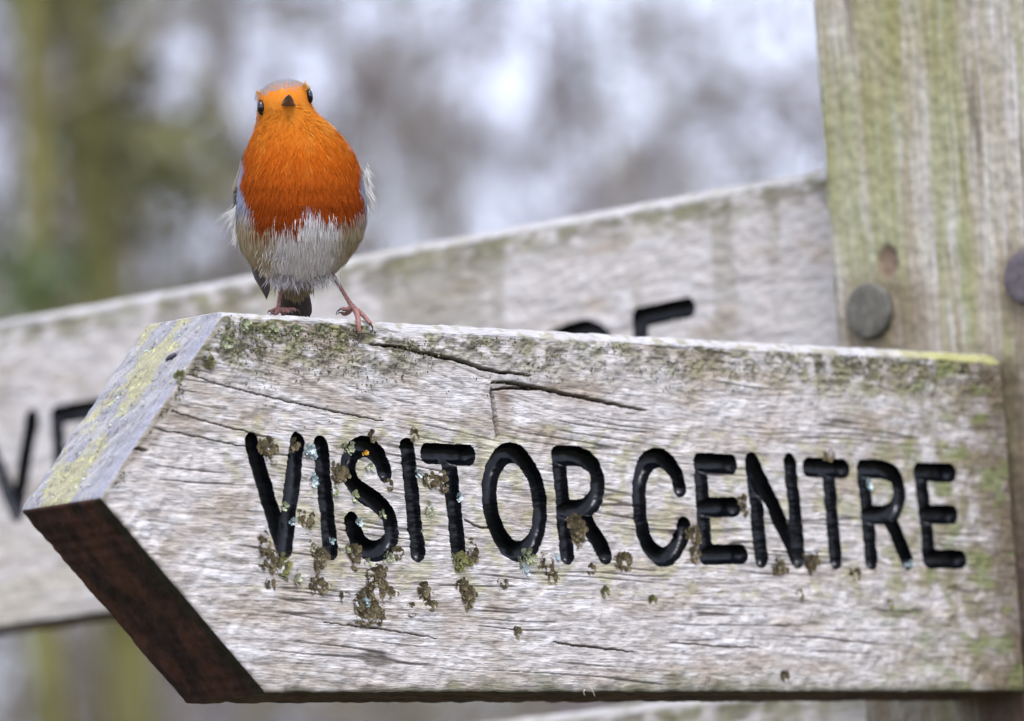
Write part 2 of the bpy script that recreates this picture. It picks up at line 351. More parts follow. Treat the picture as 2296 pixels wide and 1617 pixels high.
def seg_dist(X, Z, segs):
    """distance and closest point to a set of 2-D segments"""
    best = np.full(X.shape, 1e9); cx = np.zeros_like(X); cz = np.zeros_like(X)
    for (a, b) in segs:
        ax, az = a; dx, dz = b[0] - a[0], b[1] - a[1]; q = dx*dx + dz*dz + 1e-15
        t = np.clip(((X - ax)*dx + (Z - az)*dz)/q, 0, 1); px = ax + t*dx; pz = az + t*dz
        d = np.hypot(X - px, Z - pz); k = d < best; best[k] = d[k]; cx[k] = px[k]; cz[k] = pz[k]
    return best, cx, cz
def smooth_poly(pts, sub=6):
    pts = np.asarray(pts, float); n = len(pts); out = []
    if n < 3: return pts
    for i in range(n - 1):
        p0 = pts[max(i - 1, 0)]; p1 = pts[i]; p2 = pts[i + 1]; p3 = pts[min(i + 2, n - 1)]
        for f in np.linspace(0, 1, sub, endpoint=False):
            out.append(.5*((2*p1) + (-p0 + p2)*f + (2*p0 - 5*p1 + 4*p2 - p3)*f*f + (-p0 + 3*p1 - 3*p2 + p3)*f**3))
    return np.array(out + [pts[-1]])
def closest_poly(X, Z, poly):
    """closest point inside a convex CCW polygon"""
    n = len(poly); inside = np.ones(X.shape, bool); best = np.full(X.shape, 1e9); cx = X.copy(); cz = Z.copy(); segs = []
    for i in range(n):
        a = poly[i]; b = poly[(i + 1) % n]; e = b - a; inside &= (e[0]*(Z - a[1]) - e[1]*(X - a[0])) >= 0; segs.append((a, b))
    out = ~inside
    if out.any():
        d, px, pz = seg_dist(X[out], Z[out], segs); cx[out] = px; cz[out] = pz
    return cx, cz
def inset(poly, r):
    n = len(poly); L = []
    for i in range(n):
        a = poly[i]; e = poly[(i + 1) % n] - a; e = e/np.linalg.norm(e); nrm = np.array([-e[1], e[0]]); L.append((a + nrm*r, e))
    out = []
    for i in range(n):
        (p, d), (q, e) = L[i - 1], L[i]; t = ((q[0] - p[0])*e[1] - (q[1] - p[1])*e[0])/(d[0]*e[1] - d[1]*e[0]); out.append(p + d*t)
    return np.array(out)

def prism(M, poly, T, r, chamf, front_grid, sides, front_fn, side_fn, mat, parent, name, letters=None, lr=.0047, ldepth=.005, paint=None, back_fn=None):
    """extruded polygon with rounded, displaced, individually coloured faces. M: local (x along, y depth, z up) -> world 4x4.
       front_fn(X,Z)->(disp,color); side_fn(k,s,t,P)->(disp,color)"""
    inner = inset(poly, r); top = poly[:, 1].max()
    def shape(P, disp):
        qx, qz = closest_poly(P[:, 0].copy(), P[:, 2].copy(), inner); qy = np.clip(P[:, 1], r, T - r)
        Q = np.stack([qx, qy, qz], 1); N = P - Q; l = np.linalg.norm(N, axis=1)[:, None]; N = N/np.maximum(l, 1e-9)
        R = Q + N*(r + disp[:, None])
        if chamf:
            c = chamf*(.55 + .45*sm(.16, .28, R[:, 0]) + .2*pn(R[:, 0]*14, R[:, 0]*0, 91) + .12*pn(R[:, 0]*90, R[:, 0]*0, 92))
            k = np.clip(R[:, 2] - (top - c), 0, None); R[:, 1] += k*1.15*np.clip(1 - R[:, 1]/T, 0, 1)
        return R
    def world(R): return R@np.array(M)[:3, :3].T + np.array(M)[:3, 3]
    Vs = []; Fs = []; Cs = []; n0 = 0
    X, Zf = front_grid; nu, nv = X.shape
    X = X.copy(); Zf = Zf.copy()
    let = np.full(X.shape, -1); sdf = np.full(X.shape, 1.)
    if letters:
        DX = (poly[:, 0].max())/nu; DZ = (poly[:, 1].max() - poly[:, 1].min())/nv
        for li, segs in enumerate(letters):
            a = np.array([s for g in segs for s in g]); lo = a.min(0) - lr*2; hi = a.max(0) + lr*2
            k = (X > lo[0]) & (X < hi[0]) & (Zf > lo[1]) & (Zf < hi[1])
            d, cx, cz = seg_dist(X[k], Zf[k], segs); x_ = X[k]; z_ = Zf[k]
            wob = .00028*pn(x_*150, z_*150, 40) + .00018*pn(x_*420, z_*420, 41)
            s = d - lr - wob; better = s < sdf[k]
            g = np.maximum(d, 1e-6); near = np.abs(s) < .52*(DX*np.abs(x_ - cx) + DZ*np.abs(z_ - cz))/g
            x_[near] -= (s*(x_ - cx)/g)[near]; z_[near] -= (s*(z_ - cz)/g)[near]; s[near] = 0
            t1 = sdf[k]; t1[better] = s[better]; sdf[k] = t1
            t2 = let[k]; t2[better] = li; let[k] = t2; X[k] = x_; Zf[k] = z_
    xs = X.ravel(); zs = Zf.ravel()
    disp, colr = front_fn(xs, zs)
    edge = np.full(xs.shape, 1e9)
    for i in range(len(poly)):
        a = poly[i]; e = poly[(i + 1) % len(poly)] - a; e = e/np.linalg.norm(e); edge = np.minimum(edge, np.abs(e[0]*(zs - a[1]) - e[1]*(xs - a[0])))
    w = sm(.0005, .005, edge); common = .0006*pn(xs*60, zs*60, 77) + .0005*pn(xs*170, zs*170, 78)
    disp = disp*w + common
    ss = sdf.ravel().copy()
    i, j = np.meshgrid(np.arange(nu - 1), np.arange(nv - 1), indexing='ij'); a = (i*nv + j).ravel(); Q = np.stack([a, a + nv, a + nv + 1, a + 1], 1)
    if letters:
        sq = ss[Q]; mixd = (sq.min(1) < 0) & (sq.max(1) > 1e-7); bad = np.unique(Q[mixd]); ss[bad] = np.maximum(ss[bad], 0)
    if letters:
        ins = np.clip(-ss/lr, 0, 1); prof = 1 - (1 - ins)**3.2; disp = np.where(ss < 0, common*.3 - ldepth*prof, disp)
    P = np.stack([xs, np.zeros_like(xs), zs], 1); R = world(shape(P, disp))
    i, j = np.meshgrid(np.arange(nu - 1), np.arange(nv - 1), indexing='ij'); a = (i*nv + j).ravel()
    Q = np.stack([a, a + nv, a + nv + 1, a + 1], 1)
    LO = []
    if letters:
        lf = let.ravel(); cs = ss[Q].mean(1); isl = (cs < -1e-6); who = lf[Q].max(1)
        for li in range(len(letters)):
            q = Q[isl & (who == li)]
            if len(q): LO.append((R, q))
        Q = Q[~isl]
    Vs.append(R); Fs.append(Q); Cs.append(colr); n0 = len(R)
    for k, (ns, nt_) in enumerate(sides):
        a = poly[k]; b = poly[(k + 1) % len(poly)]
        s = np.linspace(0, 1, ns); t = np.linspace(0, 1, nt_)
        Sg, Tg = np.meshgrid(s, t, indexing='ij'); Sg = Sg.ravel(); Tg = Tg.ravel()
        px = a[0] + (b[0] - a[0])*Sg; pz = a[1] + (b[1] - a[1])*Sg
        P = np.stack([px, Tg*T, pz], 1); d, c = side_fn(k, Sg, Tg, P)
        ed = np.minimum(np.minimum(Tg, 1 - Tg)*T, np.minimum(Sg, 1 - Sg)*np.linalg.norm(b - a)); w = sm(.0005, .005, ed)
        common = .0006*pn(px*60, pz*60, 77) + .0005*pn(px*170, pz*170, 78)
        Vs.append(world(shape(P, d*w + common)))
        i, j = np.meshgrid(np.arange(ns - 1), np.arange(nt_ - 1), indexing='ij'); q = (i*nt_ + j).ravel() + n0
        Fs.append(np.stack([q, q + 1, q + nt_ + 1, q + nt_], 1)); Cs.append(c); n0 += ns*nt_
    # back
    P = np.array([[p[0], T, p[1]] for p in poly]); V = world(shape(P, np.zeros(len(P))))
    f = np.arange(len(poly))[None] + n0; Vs.append(V); Cs.append(np.tile(TAN, (len(poly), 1)))
    o = mesh_np(name, np.concatenate(Vs), [np.concatenate(Fs), f[:, ::-1]], mat, parent, np.concatenate(Cs))
    for R_, q in LO:
        u, inv = np.unique(q.ravel(), return_inverse=True); mesh_np('letter', R_[u], inv.reshape(q.shape), paint, o)
    return o

def grain_noise(x, g, seed, dens=1.0):
    """relief (m) and dark-groove mask of weathered grain running along x"""
    wx = x + .010*pn(x*12, g*90, seed + 8); g = g + .0004*pn(x*30, g*120, seed + 9)
    n1 = pn(x*5, g*150, seed); gate = sm(.08, .45, fbm(x*9, g*45, seed + 5, 2))
    f1 = sm(.90, .97, 1 - np.abs(n1))*gate
    n2 = pn(wx*7 + 5, g*270, seed + 1); f2 = sm(.80, .95, 1 - np.abs(n2))*sm(-.35, .2, fbm(x*16, g*80, seed + 6, 2))
    n3 = pn(wx*20, g*380, seed + 2)
    fl = sm(.02, .16, fbm(x*45, g*170, seed + 3, 3)); fk = sm(.0, .12, fbm(x*90 + 9, g*280, seed + 4, 2))
    d = -.0007*f1*dens - .00022*f2 + .00009*n3 + .00020*fl + .00014*fk
    return d, f1, f2, n3, fl

CRACKS = [([(830, 772), (900, 780), (965, 795), (1040, 812), (1095, 830), (1150, 838), (1190, 842)], .0011, .006),
          ([(1102, 860), (1130, 857), (1185, 866), (1290, 888), (1370, 905), (1450, 921)], .0011, .007),
          ([(1103, 876), (1140, 870), (1190, 872), (1225, 874)], .0009, .004),
          ([(1102, 872), (1106, 905), (1111, 940), (1115, 982)], .0018, .007),
          ([(270, 1012), (300, 1006), (330, 1010)], .0011, .005),
          ([(1040, 1165), (1070, 1180), (1095, 1184)], .0006, .003),
          ([(720, 1395), (860, 1412), (980, 1432)], .0004, .0015),
          ([(330, 905), (480, 950), (620, 985)], .0004, .0015), ([(390, 830), (560, 880), (760, 925), (860, 945)], .0004, .0015),
          ([(340, 960), (420, 975), (560, 1005)], .0004, .0015),
          ([(1240, 1440), (1330, 1452), (1420, 1462)], .0006, .003),
          ([(1500, 1440), (1610, 1450), (1700, 1452)], .0004, .0015)]
def face_px(px, py):
    q = hit(px, py, 1, 0.0); return np.array([q[0], q[2] - Z0])
CR = [([face_px(*p) for p in smooth_poly(pl, 5)], w, d) for pl, w, d in CRACKS]

def arm_one_front(x, z, h=.102, L=.756):
    F = .025*x + .020*np.tanh((x - .22)/.15)
    g = z + F*(.35 + .65*sm(-.05, .07, z)) + .0025*fbm(x*6, z*9, 21, 2)
    kx, kz = face_px(1112, 880); kr = ((x - kx)/.05)**2 + ((z - kz)/.018)**2; g = g + .006*np.exp(-kr)*np.sign(z - kz)
    d, f1, f2, n3, fl = grain_noise(x, g, 1)
    d = d + .0003*fbm(x*14, z*40, 9, 3)
    low = fbm(x*9, g*42, 31, 4); blot = fbm(x*26, z*38, 33, 4); fine = pn(x*40 + 3*pn(x*20, g*90, 37), g*420, 35)
    c = mixc(TAN, SILVER, sm(-.75, .15, low + .45*blot)); c = c*(1 + .10*fine + .07*n3)[:, None]
    c = mixc(c, WHITEW, .55*fl*sm(-.1, .3, blot)); c = mixc(c, TAN*.8, .25*sm(.05, .5, -blot)*sm(.0, .4, fbm(x*60, g*160, 36, 3)))
    fk2 = fbm(x*40, g*300, 38, 2); c = c*(1 + .20*fk2)[:, None]; c = mixc(c, BROWN, .32*sm(.28, .5, -fbm(x*45, g*160, 39, 3)))
    c = mixc(c, BROWN*1.2, .30*f2); c = mixc(c, DARK*1.3, .75*f1)
    # yellowish growth round the lettering, green on the damp right end, dirty crust under the top edge
    bl = fbm(x*55, z*70, 50, 4)
    yl = sm(.05, .045, np.abs(z + .0))*sm(.06, .12, x)*sm(.02, .35, bl + .12*fbm(x*12, z*12, 51, 2)); c = mixc(c, np.array([.31, .285, .14]), .55*yl)
    tz = h - z + .010*fbm(x*16, z*10, 53, 3)
    cr = sm(.042, .010, tz)*sm(-.4, .15, fbm(x*70, z*110, 54, 3))*np.clip(.78 + .5*sm(.30, .12, x) + .25*sm(.5, .65, x), 0, 1)
    c = mixc(c, mixc(MOSSD*1.25, MOSS*1.3, sm(-.2, .3, bl)), .88*cr); d = d + .0012*cr*fbm(x*240, z*300, 55, 2)
    en = sm(.55, .74, x + .03*fbm(x*20, z*30, 56, 3)); c = mixc(c, np.array([.165, .14, .072]), .80*en*sm(-.4, .3, bl)); c = mixc(c, BROWN*.9, .7*sm(.705, .752, x + .006*bl))
    c = mixc(c, GREEN*.9, .65*en*sm(.15, .4, fbm(x*38, z*60, 57, 3)))
    el = sm(.007, .001, np.minimum(np.abs(x - np.abs(z)), h + z) + .004*bl); c = mixc(c, MOSSD, .55*el)     # grimy arrises
    lo = sm(-h + .02, -h, z + .008*bl); c = mixc(c, MOSS, .5*lo*sm(-.2, .3, blot))
    for pts, wd, dp in CR:
        a = np.array(pts); k = np.where((x > a[:, 0].min() - .004) & (x < a[:, 0].max() + .004) & (z > a[:, 1].min() - .004) & (z < a[:, 1].max() + .004))[0]
        xx = x[k] + .0006*pn(x[k]*150, z[k]*400, 61); zz = z[k] + .0005*pn(x[k]*180, z[k]*100, 62)
        best = np.full(len(k), 1e9); par = np.zeros(len(k)); n = len(a) - 1
        for i in range(n):
            e = a[i + 1] - a[i]; t = np.clip(((xx - a[i, 0])*e[0] + (zz - a[i, 1])*e[1])/(e@e), 0, 1)
            q = np.hypot(xx - a[i, 0] - t*e[0], zz - a[i, 1] - t*e[1]); b_ = q < best; best[b_] = q[b_]; par[b_] = (i + t[b_])/n
        wv = wd*(np.sin(np.pi*np.clip(par*.92 + .05, 0, 1))**.6 + .15); m_ = sm(1.0, .45, best/wv)
        d[k] -= dp*m_; c[k] = mixc(c[k], np.array([.02, .014, .01]), m_); c[k] = mixc(c[k], BROWN*1.3, .2*sm(3, 1, best/wv)*(1 - m_))
    st = np.exp(-((x - face_px(1130, 905)[0])/.006)**2)*sm(face_px(1130, 960)[1], face_px(1130, 890)[1], z)*sm(face_px(1130, 868)[1] + .002, face_px(1130, 880)[1], z)
    c = mixc(c, np.array([.17, .105, .065]), .7*st)
    st = np.exp(-((x - face_px(1075, 1040)[0])/.003)**2)*sm(face_px(1075, 1110)[1], face_px(1075, 1080)[1], z)*sm(face_px(1075, 940)[1], face_px(1075, 990)[1], z)
    c = mixc(c, np.array([.17, .14, .075]), .5*st)
    chw = .55 + .45*sm(.16, .28, x); ch = sm(h - .0078*chw, h - .0055*chw, z + .0026*fbm(x*60, z*120, 71, 3)); c = mixc(c, mixc(mixc(WHITEW*.66, np.array([.22, .20, .12]), .75*sm(-.05, .45, fbm(x*90, z*160, 72, 3))), np.array([.29, .28, .08]), .85*sm(.64, .70, x)), .92*ch); d = d*(1 - .6*ch)
    return d, c
def arm_side(k, s, t, P, dark=1.0):
    x, y, z = P[:, 0], P[:, 1], P[:, 2]
    n = fbm(s*9, t*5, 200 + k, 4); f = fbm(x*90 + y*40, y*160 + z*90, 210 + k, 3)
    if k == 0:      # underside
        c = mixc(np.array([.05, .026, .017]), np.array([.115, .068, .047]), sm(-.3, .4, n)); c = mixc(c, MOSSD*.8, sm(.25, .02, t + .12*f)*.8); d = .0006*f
    elif k == 1:    # butt end
        c = np.tile(BROWN, (len(x), 1)); d = 0*x
    elif k == 2:    # top
        c = mixc(WHITEW*.66, TAN*.7, sm(0, .5, n)); d = .0005*f
    elif k == 3:    # upper bevel of the point (s runs from the shoulder to the tip)
        gr = pn(s*5, y*420, 230); cr = sm(.9, .985, 1 - np.abs(gr))*sm(-.1, .3, fbm(s*6, y*60, 231, 2))
        c = mixc(np.array([.185, .182, .19]), np.array([.265, .255, .245]), sm(-.3, .4, f)); yy = sm(.02, .3, fbm(s*4 + 3, t*2.6, 232, 4) + .5*f*.3 - .55*np.abs(t - .55) + .2)
        c = mixc(c, np.array([.26, .24, .10]), .65*yy); c = mixc(c, np.array([.42, .42, .16]), .8*sm(.38, .55, fbm(s*26, t*18, 233, 3))*yy)
        c = mixc(c, np.array([.17, .15, .14]), .5*sm(.25, .5, fbm(s*12, t*9, 235, 3))); c = mixc(c, np.array([.07, .06, .06]), .8*cr); c = mixc(c, np.array([.205, .203, .235]), .6*sm(.22, .05, t)); d = -.0010*cr + .0004*f
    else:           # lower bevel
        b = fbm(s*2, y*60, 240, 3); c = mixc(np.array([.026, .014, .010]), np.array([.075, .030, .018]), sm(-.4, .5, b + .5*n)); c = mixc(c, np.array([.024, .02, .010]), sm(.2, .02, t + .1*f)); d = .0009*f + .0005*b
    return d, c

def arm_grid(poly_tip, L, h, nu, nv, tb, tt):
    v = np.linspace(-1, 1, nv)
    ch = np.linspace(0, 1, nu); u, vv = np.meshgrid(ch, v, indexing='ij')
    xl = np.where(vv < 0, -vv*tb, vv*tt); return xl + (L - xl)*u, vv*h

def frame(ox, ax, dx):
    """local x axis ax, depth axis dx, z up, at ox"""
    M = np.eye(4); M[:3, 0] = ax; M[:3, 1] = dx; M[:3, 2] = (0, 0, 1); M[:3, 3] = ox; return M
def strokes_px(strokes, fn):
    segs = []
    for s in strokes:
        p = smooth_poly([fn(*q) for q in s], 6) if len(s) > 2 and s[0] != 'L' else [fn(*q) for q in s]
        segs += [(np.array(p[i]), np.array(p[i + 1])) for i in range(len(p) - 1)]
    return segs
A = lambda X, Y: (504.5 + X*.3662, 896.8 + Y*.3662)
B = lambda X, Y: (1289.2 + X*.445, 896.8 + Y*.445)
OO = [A(1772 + 152*math.cos(a) + (-305*math.sin(a))*.09, 627 - 303*math.sin(a)) for a in np.linspace(0, 2*math.pi, 29)]
VISITOR = [
 [[A(163, 268), A(352, 908)], [A(440, 262), A(366, 908)]],
 [[A(585, 285), A(643, 918)]],
 [[A(*q) for q in ((975, 440), (955, 375), (905, 305), (845, 285), (790, 308), (758, 365), (752, 430), (775, 500), (830, 560), (905, 612), (970, 670), (1008, 740), (1020, 820), (1000, 880), (950, 920), (890, 922), (830, 885), (795, 820), (775, 750))]],
 [[A(1117, 296), A(1179, 928)]],
 [[A(1240, 328), A(1490, 338)], [A(1365, 340), A(1428, 930)]],
 [OO],
 [[(1252, 1022), (1270, 1243)], [(1252, 1022), (1276, 1022), (1302, 1025), (1328, 1042), (1339, 1073), (1337, 1110), (1320, 1135), (1295, 1144), (1262, 1143)], [(1303, 1147), (1357, 1243)]],
 [[B(*q) for q in ((526, 440), (505, 370), (460, 310), (412, 292), (366, 312), (335, 372), (322, 450), (326, 560), (347, 680), (392, 762), (442, 792), (490, 772), (530, 705), (550, 638))]],
 [[B(628, 318), B(660, 782)], [B(628, 318), B(785, 324)], [B(645, 542), B(800, 540)], [B(662, 780), B(835, 778)]],
 [[B(890, 312), B(938, 795)], [B(893, 318), B(1122, 800)], [B(1082, 318), B(1128, 795)]],
 [[B(1178, 340), B(1352, 346)], [B(1275, 345), B(1312, 805)]],
 [[B(1452, 350), B(1492, 808)], [B(1452, 350), B(1500, 348), B(1550, 352), B(1605, 378), B(1630, 440), B(1630, 510), B(1605, 562), B(1550, 580), B(1475, 577)], [B(1580, 590), B(1675, 808)]],
 [[B(1738, 362), B(1785, 802)], [B(1738, 362), B(1885, 368)], [B(1757, 578), B(1895, 578)], [B(1785, 802), B(1938, 803)]]]

sign = empty('fingerpost', (.85, .03, 0.0))
tag(sign, 'weathered oak fingerpost with pointed arms lettered VISITOR CENTRE and a square post', 'signpost')
bpy.context.view_layer.update()
SI = np.array([-.85, -.03, 0.0])             # the empty sits at the post's foot; children are built in its frame
def off(M):
    M = M.copy(); M[:3, 3] += SI; return M
L1, H1, T1 = .760, .102, .0612
POSTX, PY1 = .764, .1327
def build_arm_one():
    tt, tb = .1013, .113
    poly = np.array([[tb, -H1], [L1, -H1], [L1, H1], [tt, H1], [0, 0]])
    g = arm_grid(None, L1, H1, 1000, 470, tb, tt)
    M = off(frame((0, 0, Z0), (1, 0, 0), (0, 1, 0)))
    let = [strokes_px(s, face_px) for s in VISITOR]
    o = prism(M, poly, T1,   .0022, .0056, g, [(500, 40), (60, 12), (400, 24), (160, 70), (160, 70)], arm_one_front, arm_side, TIMBER, sign, 'sign_arm', let, .0059, .0060, PAINT)
    o['label'] = 'pointed oak arm carved VISITOR CENTRE in black with lichen and cracks'
    return o
arm1 = build_arm_one()

# far arms, on the post's other face
X2 = POSTX + .095 - .0306
def far_front(h, L, seed):
    def fn(x, z):
        g = z + .02*x*0 + .004*fbm(x*5, z*8, seed, 2); d, f1, f2, n3, fl = grain_noise(x, g, seed + 1)
        low = fbm(x*9, g*42, seed + 2, 4); blot = fbm(x*26, z*38, seed + 3, 4)
        c = mixc(TAN*1.05, SILVER, sm(-.9, -.1, low + .35*blot)); c = mixc(c, WHITEW, .5*fl*sm(-.1, .3, blot)); c = mixc(c, BROWN, .2*f2); c = mixc(c, DARK, .4*f1)
        st = fbm(x*30, z*5, seed + 4, 3); c = mixc(c, np.array([.18, .16, .095]), .5*sm(.1, .5, st)*sm(-h, h, z))
        tz = h - z + .012*fbm(x*14, z*10, seed + 5, 3); cr = sm(.035, .008, tz)*sm(-.5, .1, fbm(x*50, z*90, seed + 6, 4)); c = mixc(c, mixc(MOSSD*1.4, MOSS*1.2, sm(-.2, .3, blot)), .8*cr)
        c = mixc(c, GREEN, .5*sm(L - .06, L, x)*sm(-.1, .3, blot))
        lo = sm(-.01, -.08, z); c = mixc(c, np.array([.33, .29, .18]), .45*lo*sm(-.3, .3, low))
        ch = sm(h - .0085, h - .006, z + .0022*fbm(x*60, z*0, seed + 7, 3)); c = mixc(c, mixc(WHITEW*.66, np.array([.22, .20, .12]), .6*sm(0, .5, fbm(x*90, z*160, seed + 8, 3))), .85*ch)
        return d, c
    return fn
def build_far_arm(zc, h, seed, letters, label, post_face=PY1, L=.99):
    poly = np.array([[.1, -h], [L, -h], [L, h], [.1, h], [0, 0]])
    g = arm_grid(None, L, h, 620, 170, .1, .1)
    M = off(frame((X2, post_face + L, zc), (0, -1, 0), (1, 0, 0)))
    o = prism(M, poly, T1, .0022, .0055, g, [(200, 14), (20, 6), (200, 12), (40, 20), (40, 20)], far_front(h, L, seed), arm_side, TIMBER_FAR, sign, 'sign_arm', letters, .0068, .0058, PAINT)
    o['label'] = label; return o
def far_px(px, py):
    q = hit(px, py, 0, X2); return np.array([PY1 + .99 - q[1], q[2] - zc2])
zc2 = Z0 + .138
FAR = [[[(-42, 950), (37, 1150)], [(72, 938), (38, 1150)]],
       [[(128, 932), (140, 1135)], [(128, 932), (218, 915)], [(134, 1030), (214, 1015)], [(140, 1135), (228, 1118)]],
       [[(1238, 768), (1250, 985)], [(1238, 764), (1275, 749), (1312, 739), (1345, 752), (1362, 785), (1358, 825), (1335, 852), (1255, 872)], [(1300, 868), (1360, 960)]],
       [[(1434, 712), (1448, 930)], [(1434, 712), (1542, 690)], [(1441, 820), (1535, 800)], [(1448, 930), (1550, 908)]]]
build_far_arm(zc2, .107, 300, [strokes_px(s, far_px) for s in FAR], 'blurred oak arm behind the robin with black carved letters partly hidden')
build_far_arm(Z0 - .075 - .105, .105, 340, None, 'oak arm whose pale top edge just shows below the lettered arm')

# ------------------------------------------------------------------ the post, with its bolts
PW_ = .19
def post_front(x, z):
    a = z; g = x + .004*fbm(z*3, x*12, 400, 2); d, f1, f2, n3, fl = grain_noise(a*1.0, g, 401)
    low = fbm(a*5, g*45, 405, 4); st = pn(a*3.0, g*130, 406); blot = fbm(a*26, g*60, 407, 3)
    c = mixc(np.array([.285, .245, .16]), np.array([.37, .34, .27]), sm(-.35, .4, low + .5*st)); c = mixc(c, WHITEW*.95, .55*sm(.1, .5, pn(a*16, g*330, 408)))
    c = mixc(c, BROWN*1.3, .5*f2); c = mixc(c, DARK*1.5, .75*f1)
    gm = sm(.0, .5, fbm(a*3.2, g*42, 410, 4) + .25*np.exp(-((x - .075)/.03)**2)*sm(.15, .3, z - Z0)); c = mixc(c, np.array([.215, .225, .08]), .6*gm)
    gs = np.exp(-((x - .105 - .08*(z - Z0 - .16))/.004)**2)*sm(.02, .05, z - Z0)*sm(.28, .2, z - Z0); c = mixc(c, np.array([.175, .195, .055]), .6*gs*sm(-.3, .2, blot))
    ol = sm(.02, .3, fbm(a*4 + 7, g*40, 411, 3))*sm(.2, .32, z - Z0); c = mixc(c, np.array([.21, .19, .06]), .5*ol)
    for (by, bz, rr) in BOLTS:
        bx = PY1 - by; q = np.hypot((x - bx - .008)/1.3, z - bz + .008); c = mixc(c, np.array([.15, .11, .065]), .75*sm(rr*2.4, rr*1.1, q))
    q = np.hypot((x - .047)/.0085, (z - Z0 - .169)/.011); c = mixc(c, np.array([.15, .10, .065]), .9*sm(1.15, .8, q)); d = d - .002*sm(1.1, .6, q)
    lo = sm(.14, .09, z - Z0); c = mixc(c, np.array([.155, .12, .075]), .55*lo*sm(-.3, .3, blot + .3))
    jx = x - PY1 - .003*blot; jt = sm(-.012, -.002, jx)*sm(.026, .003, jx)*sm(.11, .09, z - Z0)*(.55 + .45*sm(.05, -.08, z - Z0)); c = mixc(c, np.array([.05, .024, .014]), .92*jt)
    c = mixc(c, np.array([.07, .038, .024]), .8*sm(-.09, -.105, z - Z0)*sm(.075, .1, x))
    return d, c
_b = [hit(1955, 697, 0, POSTX), hit(2309, 622, 0, POSTX)]
BOLTS = [(_b[0][1], _b[0][2], .0172), (_b[1][1], _b[1][2], .0165)]
def post_side(k, s, t, P):
    n = fbm(P[:, 2]*4, P[:, 1]*40 + P[:, 0]*40, 420 + k, 3); return 0*s, mixc(np.array([.24, .21, .14]), np.array([.33, .31, .26]), sm(-.3, .4, n))
def build_post():
    zt = Z0 + .62; poly = np.array([[0, -.5], [PW_, -.5], [PW_, zt], [0, zt]])
    zs = np.concatenate([np.linspace(-.5, Z0 - .3, 60)[:-1], np.arange(Z0 - .3, Z0 + .5, .0014), np.linspace(Z0 + .5, zt, 20)[1:]])
    xs = np.linspace(0, PW_, 150); X, Zg = np.meshgrid(xs, zs, indexing='ij')
    M = off(frame((POSTX, PY1, 0), (0, -1, 0), (1, 0, 0)))
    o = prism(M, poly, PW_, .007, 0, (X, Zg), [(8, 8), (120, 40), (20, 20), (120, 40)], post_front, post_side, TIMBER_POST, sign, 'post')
    o['label'] = 'square weathered oak post streaked with green algae'; return o
post = build_post()
BOLTM = mat_plain('bolt_head_dull_zinc', (.085, .078, .056), .6, .4, .35, 180, bump=.3, bscale=300)
BOLTR = mat_plain('bolt_head_purplish', (.075, .06, .062), .55, .4, .35, 180, bump=.3, bscale=300)
def dome(c, R, hgt, mat, name, parent, n=40):
    prof = [(1.0, 0), (1.01, .5), (1.0, .75), (.97, .9), (.90, .97), (.6, 1.0), (.3, .97), (0.001, .95)]; V = []
    for (q, hh) in prof:
        for k in range(n):
            a = 2*math.pi*k/n; V.append((c[0] - hh*hgt, c[1] + R*q*math.cos(a), c[2] + R*q*math.sin(a)))
    F = [(i*n + j, i*n + (j + 1) % n, (i + 1)*n + (j + 1) % n, (i + 1)*n + j) for i in range(len(prof) - 1) for j in range(n)]
    V = np.array(V) + SI; V[:, 0] += .0006*pn(V[:, 1]*120, V[:, 2]*120, 8); return mesh_np(name, V, np.array(F), mat, parent)
for k, (by, bz, rr) in enumerate(BOLTS):
    o = dome((POSTX + .001, by, bz), rr, .0062, (BOLTM, BOLTR)[k], 'bolt', post); o['label'] = ('round domed bolt head dulled green', 'dark brownish domed bolt head')[k]

